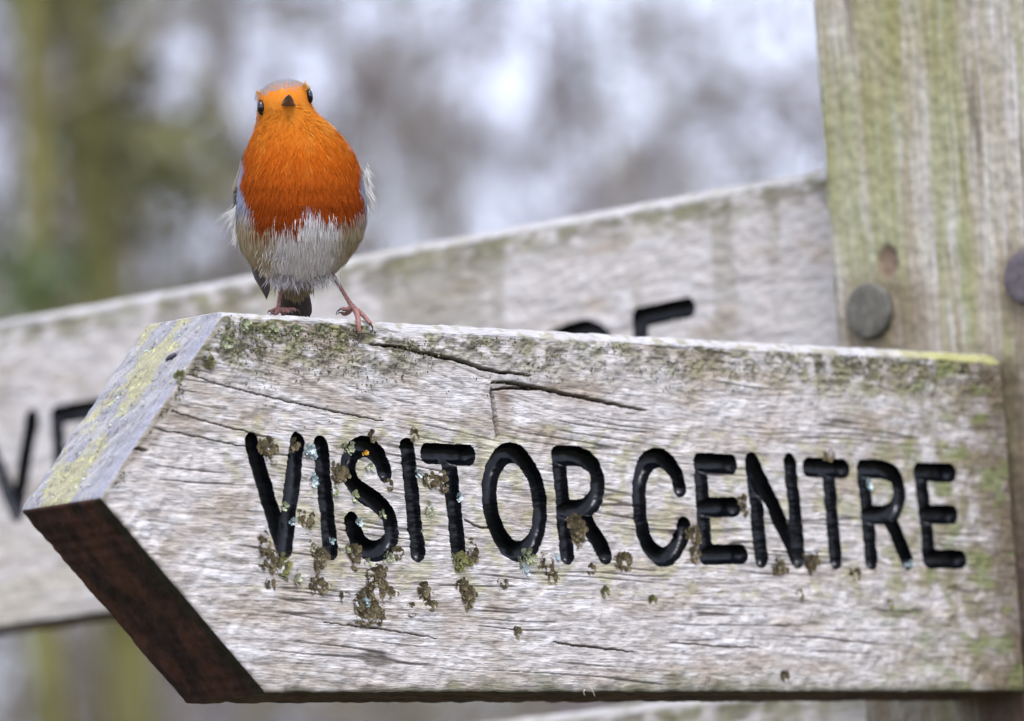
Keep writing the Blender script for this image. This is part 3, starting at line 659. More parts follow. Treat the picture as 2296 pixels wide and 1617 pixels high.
# ------------------------------------------------------------------ lichens on the lettered arm
LICH = mat_attr('lichen', .8, .2, .5, 1500, .25, 1200, trans=.12)
LC = {'b': [(.06, .044, .02), (.105, .08, .036), (.15, .118, .06)], 'g': [(.30, .32, .18), (.38, .40, .25), (.26, .29, .13)], 'w': [(.40, .50, .48), (.50, .58, .56), (.33, .42, .42)],
      'y': [(.15, .15, .045), (.20, .19, .065), (.10, .09, .035)], 'o': [(.62, .33, .03), (.55, .28, .03), (.66, .4, .06)]}
SPOTS = [A(x, y) + (rx*.3662, ry*.3662, k) for (x, y, rx, ry, k) in (
 (265, 300, 50, 75, 'b'), (410, 280, 32, 32, 'b'), (240, 890, 50, 60, 'b'), (270, 980, 50, 60, 'b'), (350, 1020, 48, 55, 'y'), (490, 730, 50, 38, 'b'), (580, 975, 42, 65, 'b'), (570, 1135, 50, 48, 'b'), (440, 1090, 22, 42, 'g'),
 (275, 1120, 18, 28, 'b'), (730, 1205, 24, 24, 'b'), (930, 1070, 58, 50, 'b'), (930, 1170, 98, 80, 'b'), (890, 1300, 88, 88, 'b'), (815, 1260, 45, 55, 'b'), (857, 1240, 28, 20, 'w'), (1140, 1285, 16, 28, 'b'), (1222, 1170, 38, 45, 'b'), (1240, 1255, 38, 45, 'b'),
 (1448, 1140, 32, 35, 'b'), (1490, 1200, 42, 65, 'b'), (700, 450, 45, 55, 'b'), (520, 310, 38, 45, 'w'), (535, 505, 28, 42, 'w'), (745, 290, 48, 33, 'g'), (900, 222, 18, 22, 'b'), (1155, 215, 18, 38, 'b'), (790, 590, 24, 28, 'g'), (665, 560, 18, 22, 'g'),
 (880, 410, 22, 13, 'g'), (1000, 520, 18, 28, 'b'), (1180, 450, 18, 18, 'w'), (1260, 490, 55, 40, 'b'), (1335, 510, 26, 48, 'b'), (1430, 600, 12, 18, 'w'), (1250, 670, 22, 32, 'g'), (960, 705, 18, 18, 'g'), (410, 745, 12, 12, 'w'), (360, 650, 13, 13, 'g'),
 (1000, 965, 28, 28, 'g'), (870, 1000, 26, 17, 'g'), (1060, 940, 36, 42, 'b'), (790, 950, 36, 66, 'b'), (1440, 990, 55, 45, 'y'), (1510, 930, 36, 50, 'b'), (1850, 970, 58, 52, 'g'), (1830, 1035, 28, 28, 'w'), (2020, 960, 26, 18, 'w'), (1970, 1000, 46, 55, 'b'),
 (2000, 1080, 34, 44, 'b'), (2150, 790, 45, 95, 'b'), (820, 750, 13, 17, 'w'), (735, 915, 26, 13, 'g'), (850, 325, 11, 8, 'o'), (1790, 1425, 13, 18, 'b'), (2240, 1035, 13, 13, 'b'), (650, 865, 11, 11, 'w'), (530, 900, 14, 20, 'g'), (1700, 1120, 15, 12, 'b'))]
SPOTS += [B(x, y) + (rx*.445, ry*.445, k) for (x, y, rx, ry, k) in (
 (20, 660, 28, 65, 'b'), (245, 820, 42, 52, 'b'), (600, 680, 36, 38, 'b'), (600, 775, 28, 28, 'b'), (850, 520, 22, 42, 'b'), (1030, 840, 42, 36, 'b'), (1190, 810, 42, 42, 'b'), (1415, 880, 28, 32, 'b'), (1280, 280, 28, 18, 'b'),
 (1680, 825, 28, 13, 'w'), (1480, 430, 16, 32, 'w'), (1055, 1390, 13, 13, 'b'), (1590, 1030, 13, 13, 'y'), (150, 965, 12, 14, 'y'), (1130, 980, 12, 18, 'y'), (390, 1010, 12, 12, 'y'))]
SPOTS += [(690, 1010, 8, 6, 'w'), (500, 770, 14, 12, 'g'), (470, 812, 12, 8, 'y'), (400, 845, 7, 9, 'y'), (545, 725, 16, 9, 'g'), (600, 735, 22, 9, 'g'), (660, 740, 18, 10, 'g'), (720, 745, 14, 9, 'g')]
def lichen(px, py, rx, ry, k, r):
    c = face_px(px, py); mm = .000238; Rx, Ry = rx*mm*1.45*.88, ry*mm*.9
    n = int(np.clip(rx*ry/5, 14, 260)); cols = np.array(LC[k])
    t = r.uniform(0, 2*math.pi, n); q = np.sqrt(r.random(n)); wob = 1 + .28*np.sin(t*3 + r.uniform(0, 6)) + .15*np.sin(t*7 + r.uniform(0, 6))
    cx = c[0] + Rx*q*np.cos(t)*wob; cz = c[1] + Ry*q*np.sin(t)*wob
    ang = t + r.normal(0, .8, n); s = r.uniform(.0010, .0022, n)*(1.35 if k in 'by' else .85)
    mb = MB(); lift = r.uniform(.12, .6, n) if k in 'by' else r.uniform(.5, 1.6, n)
    for i in range(n):
        d = np.array([math.cos(ang[i]), 0, math.sin(ang[i])]); b = np.array([-d[2], 0, d[0]]); o = np.array([0, -1., 0]); p = np.array([cx[i], 0, cz[i]]) + o*(-.0002 + .0007*(1 - q[i]))
        l = s[i]; w = l*r.uniform(.45, .8); cu = lift[i]
        V = np.array([p - b*w*.35, p + b*w*.35, p + d*l*.6 - b*w + o*l*.35*cu, p + d*l*.65 + o*l*.15*cu, p + d*l*.6 + b*w + o*l*.35*cu, p + d*l - b*w*.6 + o*l*.75*cu, p + d*l*1.15 + o*l*.45*cu, p + d*l + b*w*.6 + o*l*.75*cu])
        cc = cols[r.integers(0, 3)]*r.uniform(.75, 1.25)
        mb.add(V + np.array([0, 0, Z0]) + SI, [(0, 1, 3, 2), (1, 4, 3, 3)][:1] + [(2, 3, 6, 5), (3, 4, 7, 6)], [(1, 4, 3)], np.array([cc*.7, cc*.7, cc, cc*.9, cc, cc*1.25, cc*1.1, cc*1.25]))
    mb.build('lichen', LICH, arm1)
rl = np.random.default_rng(55)
for sp in SPOTS: lichen(*sp, rl)
def crust():
    """moss and lichen crumbs caught under the top edge and along the arrises: too small to count"""
    r = np.random.default_rng(77); n = 5200
    x = .1 + .65*r.random(n)**1.35; dz = np.abs(r.normal(0, .011, n)); z = .0955 - dz*(1 + .6*np.exp(-((x - .17)/.07)**2))
    m2 = 500; tt = r.random(m2); x2 = .1*tt + .002 + np.abs(r.normal(0, .004, m2)); z2 = .1*tt - r.random(m2)*.002
    x = np.concatenate([x, x2]); z = np.concatenate([z, z2]); k = fbm(x*30, z*60, 88, 3) + .25*np.exp(-((x - .17)/.08)**2) > .05; x = x[k]; z = z[k]
    P = np.stack([x, np.full(len(x), -.0004), z], 1); V, Q = leaves_mesh(P, .00085, r)
    pal = np.array([(.15, .15, .055), (.09, .08, .035), (.20, .19, .095), (.30, .31, .22), (.07, .055, .03), (.23, .20, .135)]); c = np.repeat(pal[r.integers(0, 6, len(x))], 4, 0)
    o = mesh_np('moss', V + np.array([0, 0, Z0]) + SI, Q, LICH, arm1, c); o['kind'] = 'stuff'
crust()
def bevel_lichen():
    r = np.random.default_rng(78); n = 420; s = r.random(n); t = r.normal(.55, .2, n).clip(.08, .95); k = fbm(s*7 + 3, t*4.5, 232, 4) > .0; s = s[k]; t = t[k]
    P = np.stack([.1013*s, T1*t, .102*s], 1) + np.array([-.7, 0, .7])*.0003; V, Q = leaves_mesh(P, .0010, r)
    pal = np.array([(.40, .40, .14), (.31, .29, .12), (.36, .43, .42), (.43, .45, .33)]); c = np.repeat(pal[r.integers(0, 4, len(P))], 4, 0)
    o = mesh_np('yellow_lichen', V + np.array([0, 0, Z0]) + SI, Q, LICH, arm1, c); o['kind'] = 'stuff'
bevel_lichen()
def husk():
    # on the slanted upper bevel
    d = ray(386, 803); nrm = np.array([-.102, 0, .1013]); nrm /= np.linalg.norm(nrm); p0 = np.array([0, 0, Z0]); t = np.dot(p0 - CAM, nrm)/np.dot(d, nrm); p = CAM + d*t
    ax = np.array([.45, -.75, .48]); ax -= nrm*np.dot(ax, nrm); ax /= np.linalg.norm(ax)
    q = p + nrm*.0009
    V, Q, T = sweep([q - ax*.0035, q - ax*.0025, q, q + ax*.0025, q + ax*.0034], [.0003, .0011, .0015, .0012, .0003], 10)
    o = mesh_np('seed_husk', V - p, [Q, T], mat_plain('dark_husk', (.03, .026, .035), .5), None); o.location = p
    tag(o, 'tiny dark oval husk stuck on the slanted upper end of the lettered arm', 'husk')
husk()
def strand():
    for pts in (((1322, 1546), (1318, 1538), (1326, 1552), (1330, 1562)), ((1308, 1546), (1305, 1553), (1308, 1560))):
        P = [np.array([*(face_px(*p)[:1]), -.0012, face_px(*p)[1] + Z0]) + SI for p in pts]; V, Q, T = sweep(P, np.linspace(.00022, .00012, len(P)), 5)
        mesh_np('dry_strand', V, [Q, T], STRAW, arm1)
STRAW = mat_plain('straw', (.55, .48, .35), .7)
strand()

# ------------------------------------------------------------------ the robin
FEATHER = mat_attr('robin_plumage', .8, .06, 0, 300, .10, 900, sheen=0, trans=.15)
SKINF = mat_attr('robin_down', .9, .1, 0, 300, .08, 700)
BLADE = mat_attr('robin_flight_feathers', .6, .25, .25, 900, .12, 900)
LEGM = mat_plain('robin_leg_skin', (.27, .125, .10), .55, .35, .4, 1400, bump=.8, bscale=1200)
CLAWM = mat_plain('robin_claw_horn', (.045, .03, .035), .35, .5, .3, 900)
BEAKM = mat_plain('robin_beak_horn', (.17, .13, .115), .35, .5, .35, 700)
EYEM = mat_plain('robin_eye', (.004, .003, .004), .04, .42, .1, 100, coat=0)
D0 = float((hit(800, 706, 1, .006) - CAM)@FW) + .004
SP = D0/FPX                                    # metres per photo pixel at the bird
def bp(px, py, z=0.0): return CAM + ray(px, py)*(D0 - z*SP)
def bpv(px, py, z):
    d = FW[None] + RT[None]*((px - PW/2)/FPX)[:, None] - UP[None]*((py - PH/2)/FPX)[:, None]; return CAM[None] + d*(D0 - z*SP)[:, None]
SIL = np.array([(171, 642, 650, -8, -14), (174, 617, 667, 14, -30), (180, 602, 681, 30, -45), (190, 589, 690, 44, -58), (203, 579, 696, 56, -68), (219, 574, 699, 66, -74), (236, 573, 703, 71, -80), (250, 573, 713, 72, -85),
 (265, 571, 730, 74, -90), (282, 568, 750, 82, -98), (300, 562, 767, 92, -106), (320, 554, 784, 104, -116), (340, 547, 796, 115, -126), (365, 540, 806, 126, -138), (400, 533, 815, 138, -150), (440, 529, 821, 144, -158), (480, 528, 823, 142, -160),
 (510, 530, 819, 134, -158), (540, 536, 807, 118, -152), (570, 550, 788, 94, -142), (595, 572, 766, 68, -126), (612, 592, 747, 44, -108), (625, 614, 726, 18, -88), (633, 640, 704, -12, -66), (636, 660, 688, -30, -48)], float)
def body_rows(n=110):
    y = SIL[:, 0]; t = np.linspace(0, 1, n); yy = y[0] + (y[-1] - y[0])*(.5 - .5*np.cos(math.pi*t)*(1))
    cols = [np.interp(yy, y, SIL[:, k]) for k in range(1, 5)]
    out = []
    for c in cols:
        for _ in range(2):
            d = c.copy(); d[1:-1] = .25*c[:-2] + .5*c[1:-1] + .25*c[2:]; c = d
        out.append(c)
    return yy, out
def body_geo(n=110, k=120):
    yy, (xl, xr, zf, zb) = body_rows(n); a = np.arange(k)*2*math.pi/k; e = 2/2.25
    ca = np.sign(np.cos(a))*np.abs(np.cos(a))**e; sa = np.sign(np.sin(a))*np.abs(np.sin(a))**e
    px = ((xl + xr)/2)[:, None] + ((xr - xl)/2)[:, None]*ca[None]; zc = ((zf + zb)/2*.6 + zf*.0)[:, None]
    zz = np.where(sa[None] > 0, zc + (zf[:, None] - zc)*sa[None], zc + (zc - zb[:, None])*sa[None]); py = np.repeat(yy[:, None], k, 1)
    return px, py, zz
def pip(px, py, poly):
    poly = np.asarray(poly, float); ins = np.zeros(px.shape, bool); n = len(poly); j = n - 1
    for i in range(n):
        xi, yi = poly[i]; xj, yj = poly[j]; c = ((yi > py) != (yj > py)) & (px < (xj - xi)*(py - yi)/(yj - yi + 1e-12) + xi); ins ^= c; j = i
    return ins
BIB = [(574, 209), (592, 204), (622, 195), (653, 191), (676, 187), (690, 181), (706, 205), (706, 228), (722, 250), (763, 298), (774, 319), (795, 340), (801, 379), (799, 410), (809, 431), (813, 452), (809, 466), (786, 478), (768, 484), (745, 477), (723, 473), (707, 462),
       (701, 452), (688, 450), (684, 460), (676, 482), (649, 499), (622, 494), (605, 500), (593, 503), (575, 500), (560, 496), (570, 476), (564, 442), (551, 421), (547, 390), (556, 369), (549, 346), (544, 333), (566, 290), (572, 260), (566, 230)]
def plumage_colour(px, py, z, r):
    n = len(px); sg = 1 + 1.8*sm(420, 480, py); jx = px + r.normal(0, 1, n)*3*sg; jy = py + r.normal(0, 1, n)*4*sg
    front = z > -12
    crown = np.array([.19, .175, .17]); back = np.array([.13, .10, .058]); greyb = np.array([.27, .29, .36]); buff = np.array([.40, .31, .17]); white = np.array([.67, .62, .56]); olive = np.array([.12, .095, .05])
    c = np.tile(back, (n, 1))
    # front ground colours: white belly, buff flanks, grey-blue border of the bib
    t = np.clip(np.abs(jx - 688)/150, 0, 1); c[front] = mixc(white, buff, sm(.36, .62, t + .12*fbm(jx*.03, jy*.02, 501, 3)))[front]
    mottled = sm(.15, .55, fbm(jx*.035, jy*.02, 503, 3))*sm(560, 620, jx)*sm(700, 640, jx)*sm(520, 560, jy); c = mixc(c, np.array([.20, .18, .17]), .6*mottled*front)  # uneven grey mottling low on the belly
    gb = front & (jy < 500) & (jy > 285); c[gb] = mixc(c, greyb, sm(500, 440, jy) )[gb]
    ol = front & (jx < 533) & (jy > 355) & (jy < 480); c[ol] = olive
    ol = front & (jx > 812) & (jy > 300) & (jy < 360); c[ol] = olive
    bib = pip(jx, jy, BIB) & (z > -30)
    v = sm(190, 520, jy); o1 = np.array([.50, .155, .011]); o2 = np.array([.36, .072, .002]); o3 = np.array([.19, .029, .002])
    ob = np.where((v < .45)[:, None], mixc(o1, o2, np.clip(v/.45, 0, 1)), mixc(o2, o3, np.clip((v - .45)/.55, 0, 1)))  # bib deepens downward: pigment gradient plus shading of the breast painted in
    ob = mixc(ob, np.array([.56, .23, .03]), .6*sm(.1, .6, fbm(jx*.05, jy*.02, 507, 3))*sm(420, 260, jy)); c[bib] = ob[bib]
    c[(jy < 218) & ~bib] = crown
    gr = (jx > 700) & (jx < 722) & (jy > 222) & (jy < 248) & ~bib; c[gr] = np.array([.30, .26, .25])
    lf = (jx < 573) & (jy > 205) & (jy < 300) & ~bib; c[lf] = greyb*1.1
    sc = sm(655, 690, jy); c = mixc(c, buff*.9, sc*0)
    return c
def flow(px, py, z, N, P):
    """direction in which feathers lie: away from the bill over the head, down and back over the body"""
    beak = bp(646, 231, 74); rad = P - beak; rad /= np.linalg.norm(rad, axis=1)[:, None]
    down = -UP + FW*.15; down = down/np.linalg.norm(down); side = np.clip((px - 675)/150, -1, 1)
    d2 = down[None] + RT[None]*(side*.22)[:, None]; k = sm(250, 330, py)[:, None]
    d = rad*(1 - k) + d2*k; d = d - N*(d*N).sum(1)[:, None]; return d/(np.linalg.norm(d, axis=1)[:, None] + 1e-9)
def strips(P, N, D, L, Wd, lift, C, r):
    n = len(P); B_ = np.cross(N, D); tw = r.normal(0, .2, n)[:, None]; B_ = B_*np.cos(tw) + N*np.sin(tw)
    L = L[:, None]; Wd = Wd[:, None]; lift = lift[:, None]
    p0 = P - N*.0003; p1 = P + D*L*.5 + N*L*lift*.7; p2 = P + D*L + N*L*lift*.75
    V = np.stack([p0 - B_*Wd*.5, p0 + B_*Wd*.5, p1 + B_*Wd*.45, p1 - B_*Wd*.45, p2], 1).reshape(-1, 3)
    b = np.arange(n)[:, None]*5; Q = b + np.array([[0, 1, 2, 3]]); T = b + np.array([[3, 2, 4]])
    cc = np.stack([C*.9, C*.9, C, C, C*1.08], 1).reshape(-1, 3); return V, Q, T, cc
def sample(V, Q, n, r):
    a, b, c, d = [V[Q[:, i]] for i in range(4)]; ar = np.linalg.norm(np.cross(c - a, d - b), axis=1); f = r.choice(len(Q), n, p=ar/ar.sum()); u = r.random((n, 1)); v = r.random((n, 1))
    P = (a[f]*(1 - u) + b[f]*u)*(1 - v) + (d[f]*(1 - u) + c[f]*u)*v; N = np.cross(c - a, d - b)[f]; N /= np.linalg.norm(N, axis=1)[:, None] + 1e-12; return P, N
def to_px(P):
    d = P - CAM; z = d@FW; return PW/2 + FPX*(d@RT)/z, PH/2 - FPX*(d@UP)/z, (D0 - z)/SP
def blade(mb, root, tip, width, nrm, c, bend=0.0, n=14):
    """one long wing or tail feather: cambered vane with a raised shaft"""
    root = np.asarray(root); tip = np.asarray(tip); ax = tip - root; L = np.linalg.norm(ax); ax = ax/L; nrm = nrm - ax*np.dot(nrm, ax); nrm /= np.linalg.norm(nrm); sd_ = np.cross(nrm, ax)
    t = np.linspace(0, 1, n); w = width*(.35 + .65*sm(0, .35, t))*np.sqrt(np.clip(1 - np.clip((t - .72)/.28, 0, 1)**2.2, 0, 1)); V = []; C = []
    for i in range(n):
        p = root + ax*L*t[i] + nrm*bend*L*math.sin(t[i]*math.pi)*1.0
        for s, hh in ((-1, -.18), (-.5, .0), (0, .10), (.45, .02), (.8, -.1)): V.append(p + sd_*w[i]*s + nrm*w[i]*hh); C.append(np.array(c)*(1.0 if abs(s) < .75 else 1.25))
    F = [(i*5 + j, i*5 + j + 1, (i + 1)*5 + j + 1, (i + 1)*5 + j) for i in range(n - 1) for j in range(4)]
    mb.add(np.array(V), F, (), np.array(C))

def build_robin():
    r = np.random.default_rng(5)
    base = bp(715, 705, 0); root = empty('robin', base); Bo = base
    tag(root, 'orange breasted robin standing on top of the lettered sign arm facing forward', 'bird')
    px, py, zz = body_geo(); n, k = px.shape
    V = bpv(px.ravel(), py.ravel(), zz.ravel()); i, j = np.meshgrid(np.arange(n - 1), np.arange(k), indexing='ij')
    Q = np.stack([i*k + j, (i + 1)*k + j, (i + 1)*k + (j + 1) % k, i*k + (j + 1) % k], -1).reshape(-1, 4)
    cen = V.mean(0); P, N = sample(V, Q, 2000, r)
    if ((N*(P - cen)).sum(1) > 0).mean() < .5: Q = Q[:, ::-1]
    inw = V - (V - cen)*.0
    nm = (V - cen); nm /= np.linalg.norm(nm, axis=1)[:, None]
    Vi = V - nm*.0016
    caps = [np.arange(k)[None], (np.arange(k) + (n - 1)*k)[None, ::-1]]
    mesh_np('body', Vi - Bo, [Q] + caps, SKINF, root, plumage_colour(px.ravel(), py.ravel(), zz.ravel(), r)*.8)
    # small body feathers
    NF = 95000; P, N = sample(V, Q, NF, r); P = P - N*.0016; fx, fy, fz = to_px(P); keep = fz > -95; P, N, fx, fy, fz = P[keep], N[keep], fx[keep], fy[keep], fz[keep]
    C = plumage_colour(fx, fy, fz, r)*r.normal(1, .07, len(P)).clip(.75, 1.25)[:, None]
    D = flow(fx, fy, fz, N, P); D = D + .10*np.cross(N, D)*r.normal(0, 1, len(P))[:, None]; cl = fbm(fx*.06, fy*.035, 520, 2); D = D + .20*np.cross(N, D)*cl[:, None]; D /= np.linalg.norm(D, axis=1)[:, None]
    Lf = np.interp(fy, [170, 235, 300, 400, 480, 560, 640], [.0015, .0024, .0050, .0075, .0085, .0095, .008])*r.uniform(.7, 1.3, len(P)); Wd = np.interp(fy, [170, 260, 400], [.00028, .00034, .00046])*r.uniform(.7, 1.3, len(P))
    lift = np.interp(fy, [170, 260, 400, 520, 640], [.07, .09, .10, .14, .18])*r.uniform(.4, 1.8, len(P))
    v, q, t, c = strips(P, N, D, Lf, Wd, lift, C, r); mesh_np('plumage', v - Bo, [q, t], FEATHER, root, c)['kind'] = 'stuff'
    # a sparse layer of longer, lifted feathers that breaks up the breast
    pick = r.choice(len(P), 3000, replace=False); pick = pick[(fy[pick] > 235) & (fy[pick] < 600)]
    P2, N2, D2 = P[pick], N[pick], D[pick]; D2 = D2 + .25*np.cross(N2, D2)*r.normal(0, 1, len(pick))[:, None]; D2 /= np.linalg.norm(D2, axis=1)[:, None]
    v, q, t, c = strips(P2 + N2*.0008, N2, D2, np.interp(fy[pick], [235, 320, 450, 600], [.003, .0042, .0060, .0075])*r.uniform(.7, 1.3, len(pick)), .00036*r.uniform(.6, 1.4, len(pick)), r.uniform(.06, .18, len(pick)), C[pick]*r.uniform(.78, 1.15, len(pick))[:, None], r)
    mesh_np('breast_feather', v - Bo, [q, t], FEATHER, root, c)['kind'] = 'stuff'
    # loose white flank plumes, belly tufts and brow tufts
    mb = MB()
    def tuft(x0, y0, sx, sy, z, dirpx, L, n, col, wd=.00026, sp=.2, lift=.2):
        X = x0 + r.normal(0, sx, n); Y = y0 + r.normal(0, sy, n); Pq = bpv(X, Y, np.full(n, float(z)) + r.normal(0, 6, n))
        d = RT*dirpx[0] - UP*dirpx[1] - FW*(dirpx[2] if len(dirpx) > 2 else 0); d = d/np.linalg.norm(d); D_ = d[None] + r.normal(0, sp, (n, 3)); D_ /= np.linalg.norm(D_, axis=1)[:, None]
        Nn = np.tile(-FW, (n, 1)) + r.normal(0, .3, (n, 3)); Nn -= D_*(Nn*D_).sum(1)[:, None]; Nn /= np.linalg.norm(Nn, axis=1)[:, None]
        v_, q_, t_, c_ = strips(Pq, Nn, D_, L*r.uniform(.6, 1.25, n), wd*r.uniform(.6, 1.2, n), np.full(n, lift*.2), np.array(col)[None]*r.normal(1, .08, n).clip(.8, 1.2)[:, None], r); mb.add(v_, q_, t_, c_)
    wh = (.55, .53, .48)
    tuft(820, 408, 2.5, 13, -10, (.35, .95), .0075, 80, wh); tuft(822, 432, 2.5, 9, -8, (.5, .9), .0085, 70, wh); tuft(822, 385, 2, 10, -14, (.25, .95), .006, 40, wh)
    tuft(530, 478, 3, 10, 0, (-.55, .85), .0075, 90, wh); tuft(531, 510, 2.5, 14, 0, (-.25, 1), .0065, 90, wh); tuft(524, 470, 2, 4, 0, (-.8, .55), .011, 9, wh, .00025)
    tuft(620, 568, 16, 16, 88, (-.2, .95, .2), .0055, 110, (.36, .325, .30), .0003, .3, .8)
    tuft(632, 618, 14, 8, 30, (-.1, 1, .1), .0075, 160, (.44, .40, .38), .00045, .4, .6); tuft(600, 604, 10, 6, 48, (-.3, .9, .1), .005, 60, (.38, .32, .24), .0003, .3, .5)
    tuft(660, 628, 22, 4, 0, (.1, 1, 0), .0065, 120, (.44, .40, .38), .00045, .3, .4); tuft(715, 620, 20, 6, 20, (.25, 1, 0), .006, 120, (.43, .40, .36), .00045, .3, .4)
    pass
    ob = (.58, .28, .05)
    tuft(580, 212, 2.5, 4, 38, (-.35, -.9, .1), .0016, 60, ob, .0003, .2); tuft(576, 218, 1.2, 4, 18, (-.6, -.5), .0014, 40, (.44, .44, .47), .0003, .2)
    tuft(683, 194, 2.5, 3.5, 34, (.2, -1, .1), .0019, 60, ob, .0003, .18); tuft(689, 201, 1.5, 4, 20, (.35, -.9), .0016, 40, ob, .0003, .2)
    mb.build('loose_plume', FEATHER, root).location = -Bo
    # face: pale rims round the eyes
    for (ex, ey, ez, ew, eh) in ((585.5, 242, 44, 10.5, 16), (695, 216, 30, 8.5, 16)):
        mbr = MB()
        for a in np.linspace(0, 2*math.pi, 60, endpoint=False):
            if (ex > 650 and math.cos(a) > .1) or (ex < 650 and math.cos(a) < -.5): continue
            p = bp(ex + ew*math.cos(a)*.98, ey + eh*math.sin(a)*.98, ez - 3.0); d = RT*math.cos(a) - UP*math.sin(a)
            v_, q_, t_, c_ = strips(p[None], (-FW)[None], d[None], np.array([.0011]), np.array([.0004]), np.array([.1]), np.array([[.34, .16, .04]])*r.uniform(.5, 1.1), r); mbr.add(v_, q_, t_, c_)
        mbr.build('eye_ring', FEATHER, root).location = -Bo
    for (ex, ey, ez, rx, ry) in ((585.5, 242, 40, 9.8, 16), (695, 216, 26, 7.2, 15.5)):
        u = np.linspace(0, math.pi, 20); w = np.arange(28)*2*math.pi/28; U_, W_ = np.meshgrid(u, w, indexing='ij'); tl = math.radians(10)
        ax = rx*np.sin(U_)*np.cos(W_); ay = ry*np.cos(U_); az = 11*np.sin(U_)*np.sin(W_); X = ex + ax*math.cos(tl) - ay*math.sin(tl)*-1*0 + ay*math.sin(tl)*.5; Y = ey + ay
        v_ = bpv(X.ravel(), Y.ravel(), (ez + az).ravel()); ii, jj = np.meshgrid(np.arange(19), np.arange(28), indexing='ij'); q_ = np.stack([ii*28 + jj, ii*28 + (jj + 1) % 28, (ii + 1)*28 + (jj + 1) % 28, (ii + 1)*28 + jj], -1).reshape(-1, 4)
        mesh_np('eye', v_ - Bo, q_, EYEM, root)
    # bill: upper and lower mandible
    def mand(name, c0, tip, hw, hh, up, cz):
        c0 = np.array(c0, float); tip = np.array(tip, float); vs = []; m_ = 18; tt = np.linspace(0, 1, 14)
        for t in tt:
            cc = c0 + (tip - c0)*t + np.array([0, (-2.2 if up else 1.0)*math.sin(t*math.pi), 0]); f = (1 - t)**(.95 if up else 1.15)*.93 + .07
            for a in np.arange(m_)*2*math.pi/m_:
                s_ = math.sin(a); s_ = s_*(1.0 if (s_ > 0) == up else .35); vs.append((cc[0] + hw*f*math.cos(a), cc[1] - hh*f*s_, cc[2]))
        vs = np.array(vs); v_ = bpv(vs[:, 0], vs[:, 1], vs[:, 2]); F = [(i_*m_ + j_, i_*m_ + (j_ + 1) % m_, (i_ + 1)*m_ + (j_ + 1) % m_, (i_ + 1)*m_ + j_) for i_ in range(13) for j_ in range(m_)]
        return v_, np.array(F)
    v1, f1 = mand('u', (646, 231, 58), (648, 213, 112), 14.5, 9.5, True, 0); bk = mesh_np('beak', v1 - Bo, f1, BEAKM, root)
    v2, f2 = mand('l', (645.5, 236.5, 60), (648, 216, 106), 19, 5.5, False, 0); mesh_np('lower_mandible', v2 - Bo, f2, mat_plain('robin_lower_bill', (.17, .125, .095), .4, .4, .3, 700), bk)
    # wings
    dk = np.array([.034, .024, .020]); brn = np.array([.14, .105, .06])
    def wing(side):
        w = MB()
        if side < 0:
            for q in range(8):
                f = q/7; blade(w, bp(530 - 3*f, 420 + 60*f, -30 - 12*f), bp(598 - 16*f, 673 - 34*f, -45 - 8*f), .0064, (-RT*.75 - FW*.55), mixc(dk, dk*1.5, f), -.06)
            for q in range(7):
                f = q/6; blade(w, bp(548 - 6*f, 334 + 22*f, -36), bp(520 + 6*f, 432 + 70*f, -42 - 12*f), .0042, (-RT*.85 - FW*.45), mixc(brn, dk*1.8, f), -.05)
        else:
            for q in range(8):
                f = q/7; blade(w, bp(800, 400 + 50*f, -80 - 15*f), bp(726 + 10*f, 632 - 16*f, -95 - 10*f), .0042, (RT*.75 - FW*.5), mixc(dk, dk*1.5, f), .05)
            for q in range(7):
                f = q/6; blade(w, bp(766 + 6*f, 303 + 22*f, -48), bp(816 - 2*f, 385 + 60*f, -52 - 12*f), .0034, (RT*.85 - FW*.45), mixc(np.array([.16, .14, .10]), np.array([.21, .21, .24]), f), -.05)
        return w.build('wing', BLADE, root)
    for s in (-1, 1): wing(s).location = -Bo
    t_ = MB()
    for q in range(9):
        f = q/8 - .5; blade(t_, bp(664 + 14*f, 600, -100), bp(664 + 60*f, 712, -172 + 10*abs(f)), .0034, -FW + RT*f*.4, mixc(dk, dk*1.8, abs(f)*1.6), .0)
    t_.build('tail', BLADE, root).location = -Bo
    u_ = MB(); nn = 900; X = 663 + r.normal(0, 15, nn); Y = 632 + 26*r.random(nn) - np.abs(X - 663)*.3; Pq = bpv(X, Y, -78 - (Y - 632)*.9); D_ = np.tile((-UP + FW*.7)/1.22, (nn, 1)) + r.normal(0, .12, (nn, 3)); Nn = np.tile(-FW*.8 - UP*.5, (nn, 1))
    v_, q_, tt_, c_ = strips(Pq, Nn, D_, .006*r.uniform(.7, 1.2, nn), .0006*np.ones(nn), .1*np.ones(nn), np.array([[.32, .25, .14]])*r.normal(1, .1, nn)[:, None], r); u_.add(v_, q_, tt_, c_); u_.build('undertail_covert', FEATHER, root).location = -Bo
    # legs: shank, toes and claws
    def limb(mb, pts, rad, k_=9): v_, q_, tri = sweep([bp(*p) for p in pts], np.array(rad)*SP*.88, k_, True, 9, .10 if k_ != 8 else 0); mb.add(v_, q_, tri)
    def leg(shank, toes, claws, srad):
        l = MB(); limb(l, shank, srad, 10)
        for tpts, tr in toes: limb(l, tpts, tr)
        o = l.build('leg', LEGM, root); o.location = -Bo
        for cpts in claws:
            cm = MB(); limb(cm, cpts, np.linspace(3.0, .5, len(cpts)), 8); cm.build('claw', CLAWM, o)
    def zf(px_, py_, y_=-.0022): return (D0 - float((hit(px_, py_, 1, y_) - CAM)@FW))/SP
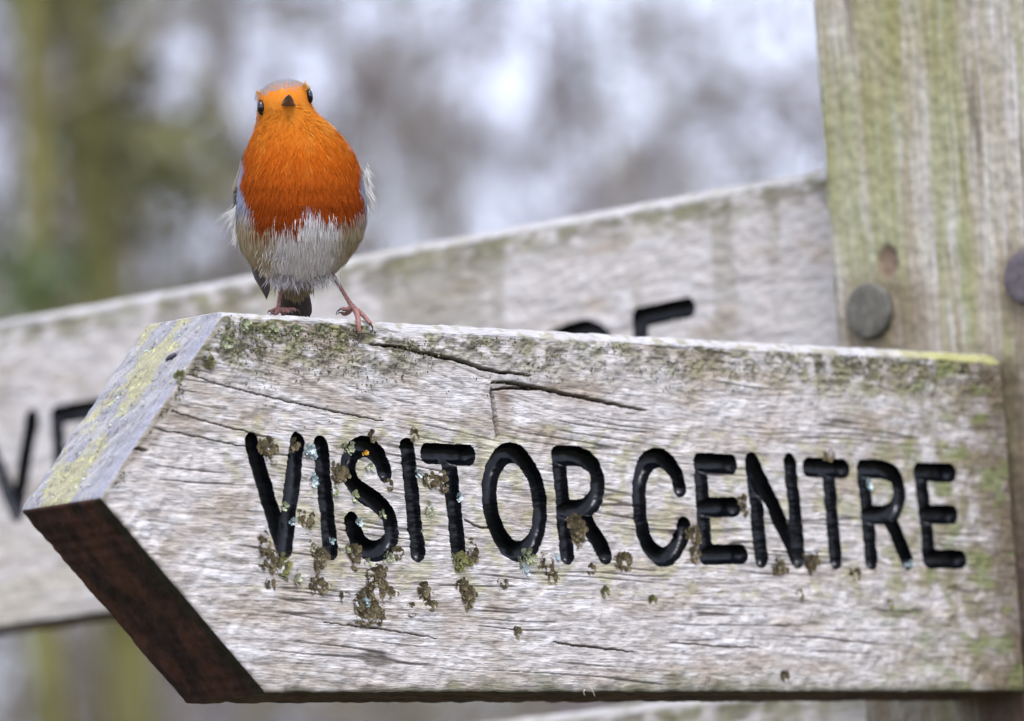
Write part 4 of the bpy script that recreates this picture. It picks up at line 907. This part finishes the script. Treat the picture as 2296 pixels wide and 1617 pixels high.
    leg([(640, 600, -10), (633, 632, -12), (629, 655, -13), (625, 680, -14), (624, 692, -12)],
        [([(624, 690, -12), (623, 697, -6), (620, 702, 0), (614, 704, 6)], (6, 6.5, 5.5, 4.5)), ([(624, 692, -12), (634, 697, -6), (643, 697, 0), (649, 700, 4)], (5.5, 5.2, 5, 4)), ([(622, 692, -12), (612, 696, -12), (606, 699, -10)], (5.5, 5, 4)), ([(625, 692, -12), (645, 694, -18), (658, 694, -16), (664, 697, -14)], (5, 4.6, 5, 4)), ([(624, 692, -14), (632, 700, -34), (640, 703, -48)], (5, 4.5, 4))],
        [[(649, 699, 4), (654, 700, 7), (657, 705, 9)], [(606, 697, -10), (602, 698, -8), (600, 704, -6)], [(664, 695, -14), (670, 697, -12), (673, 704, -12)], [(614, 703, 6), (608, 704, 8), (604, 709, 8)]], (6.5, 5.8, 5.2, 5.0, 6))
    leg([(725, 585, 5), (742, 609, 4), (757, 634, 4), (775, 664, 5), (790, 688, 6)],
        [([(788, 684, 6), (797, 696, 14), (802, 710, zf(802, 710, .002)), (804, 728, zf(804, 728)), (806, 748, zf(806, 748))], (7, 7.5, 7, 6.5, 5.5)), ([(790, 688, 6), (806, 699, 14), (818, 711, zf(818, 711, .002)), (827, 722, zf(827, 722)), (831, 728, zf(831, 728))], (6.5, 6, 6, 5.5, 4.5)), ([(790, 690, 6), (782, 700, 4), (774, 704, 2), (767, 703, 4)], (6.5, 5.5, 5, 4.5)), ([(787, 687, 6), (779, 694, 12), (772, 693, 14), (766, 694, 14)], (6, 5, 5.5, 4.5))],
        [[(806, 746, zf(806, 746)), (807, 756, zf(807, 756)), (804, 768, zf(804, 768, -.0018)), (800, 779, zf(800, 779, -.001))], [(830, 726, zf(830, 726)), (835, 733, zf(835, 733)), (836, 741, zf(836, 741)), (834, 749, zf(834, 749, -.001))], [(767, 702, 4), (761, 701, 6), (757, 706, 6)], [(767, 692, 14), (760, 695, 16), (755, 701, 16), (754, 707, 14)]], (6.5, 6, 5.2, 5.0, 7))
build_robin()
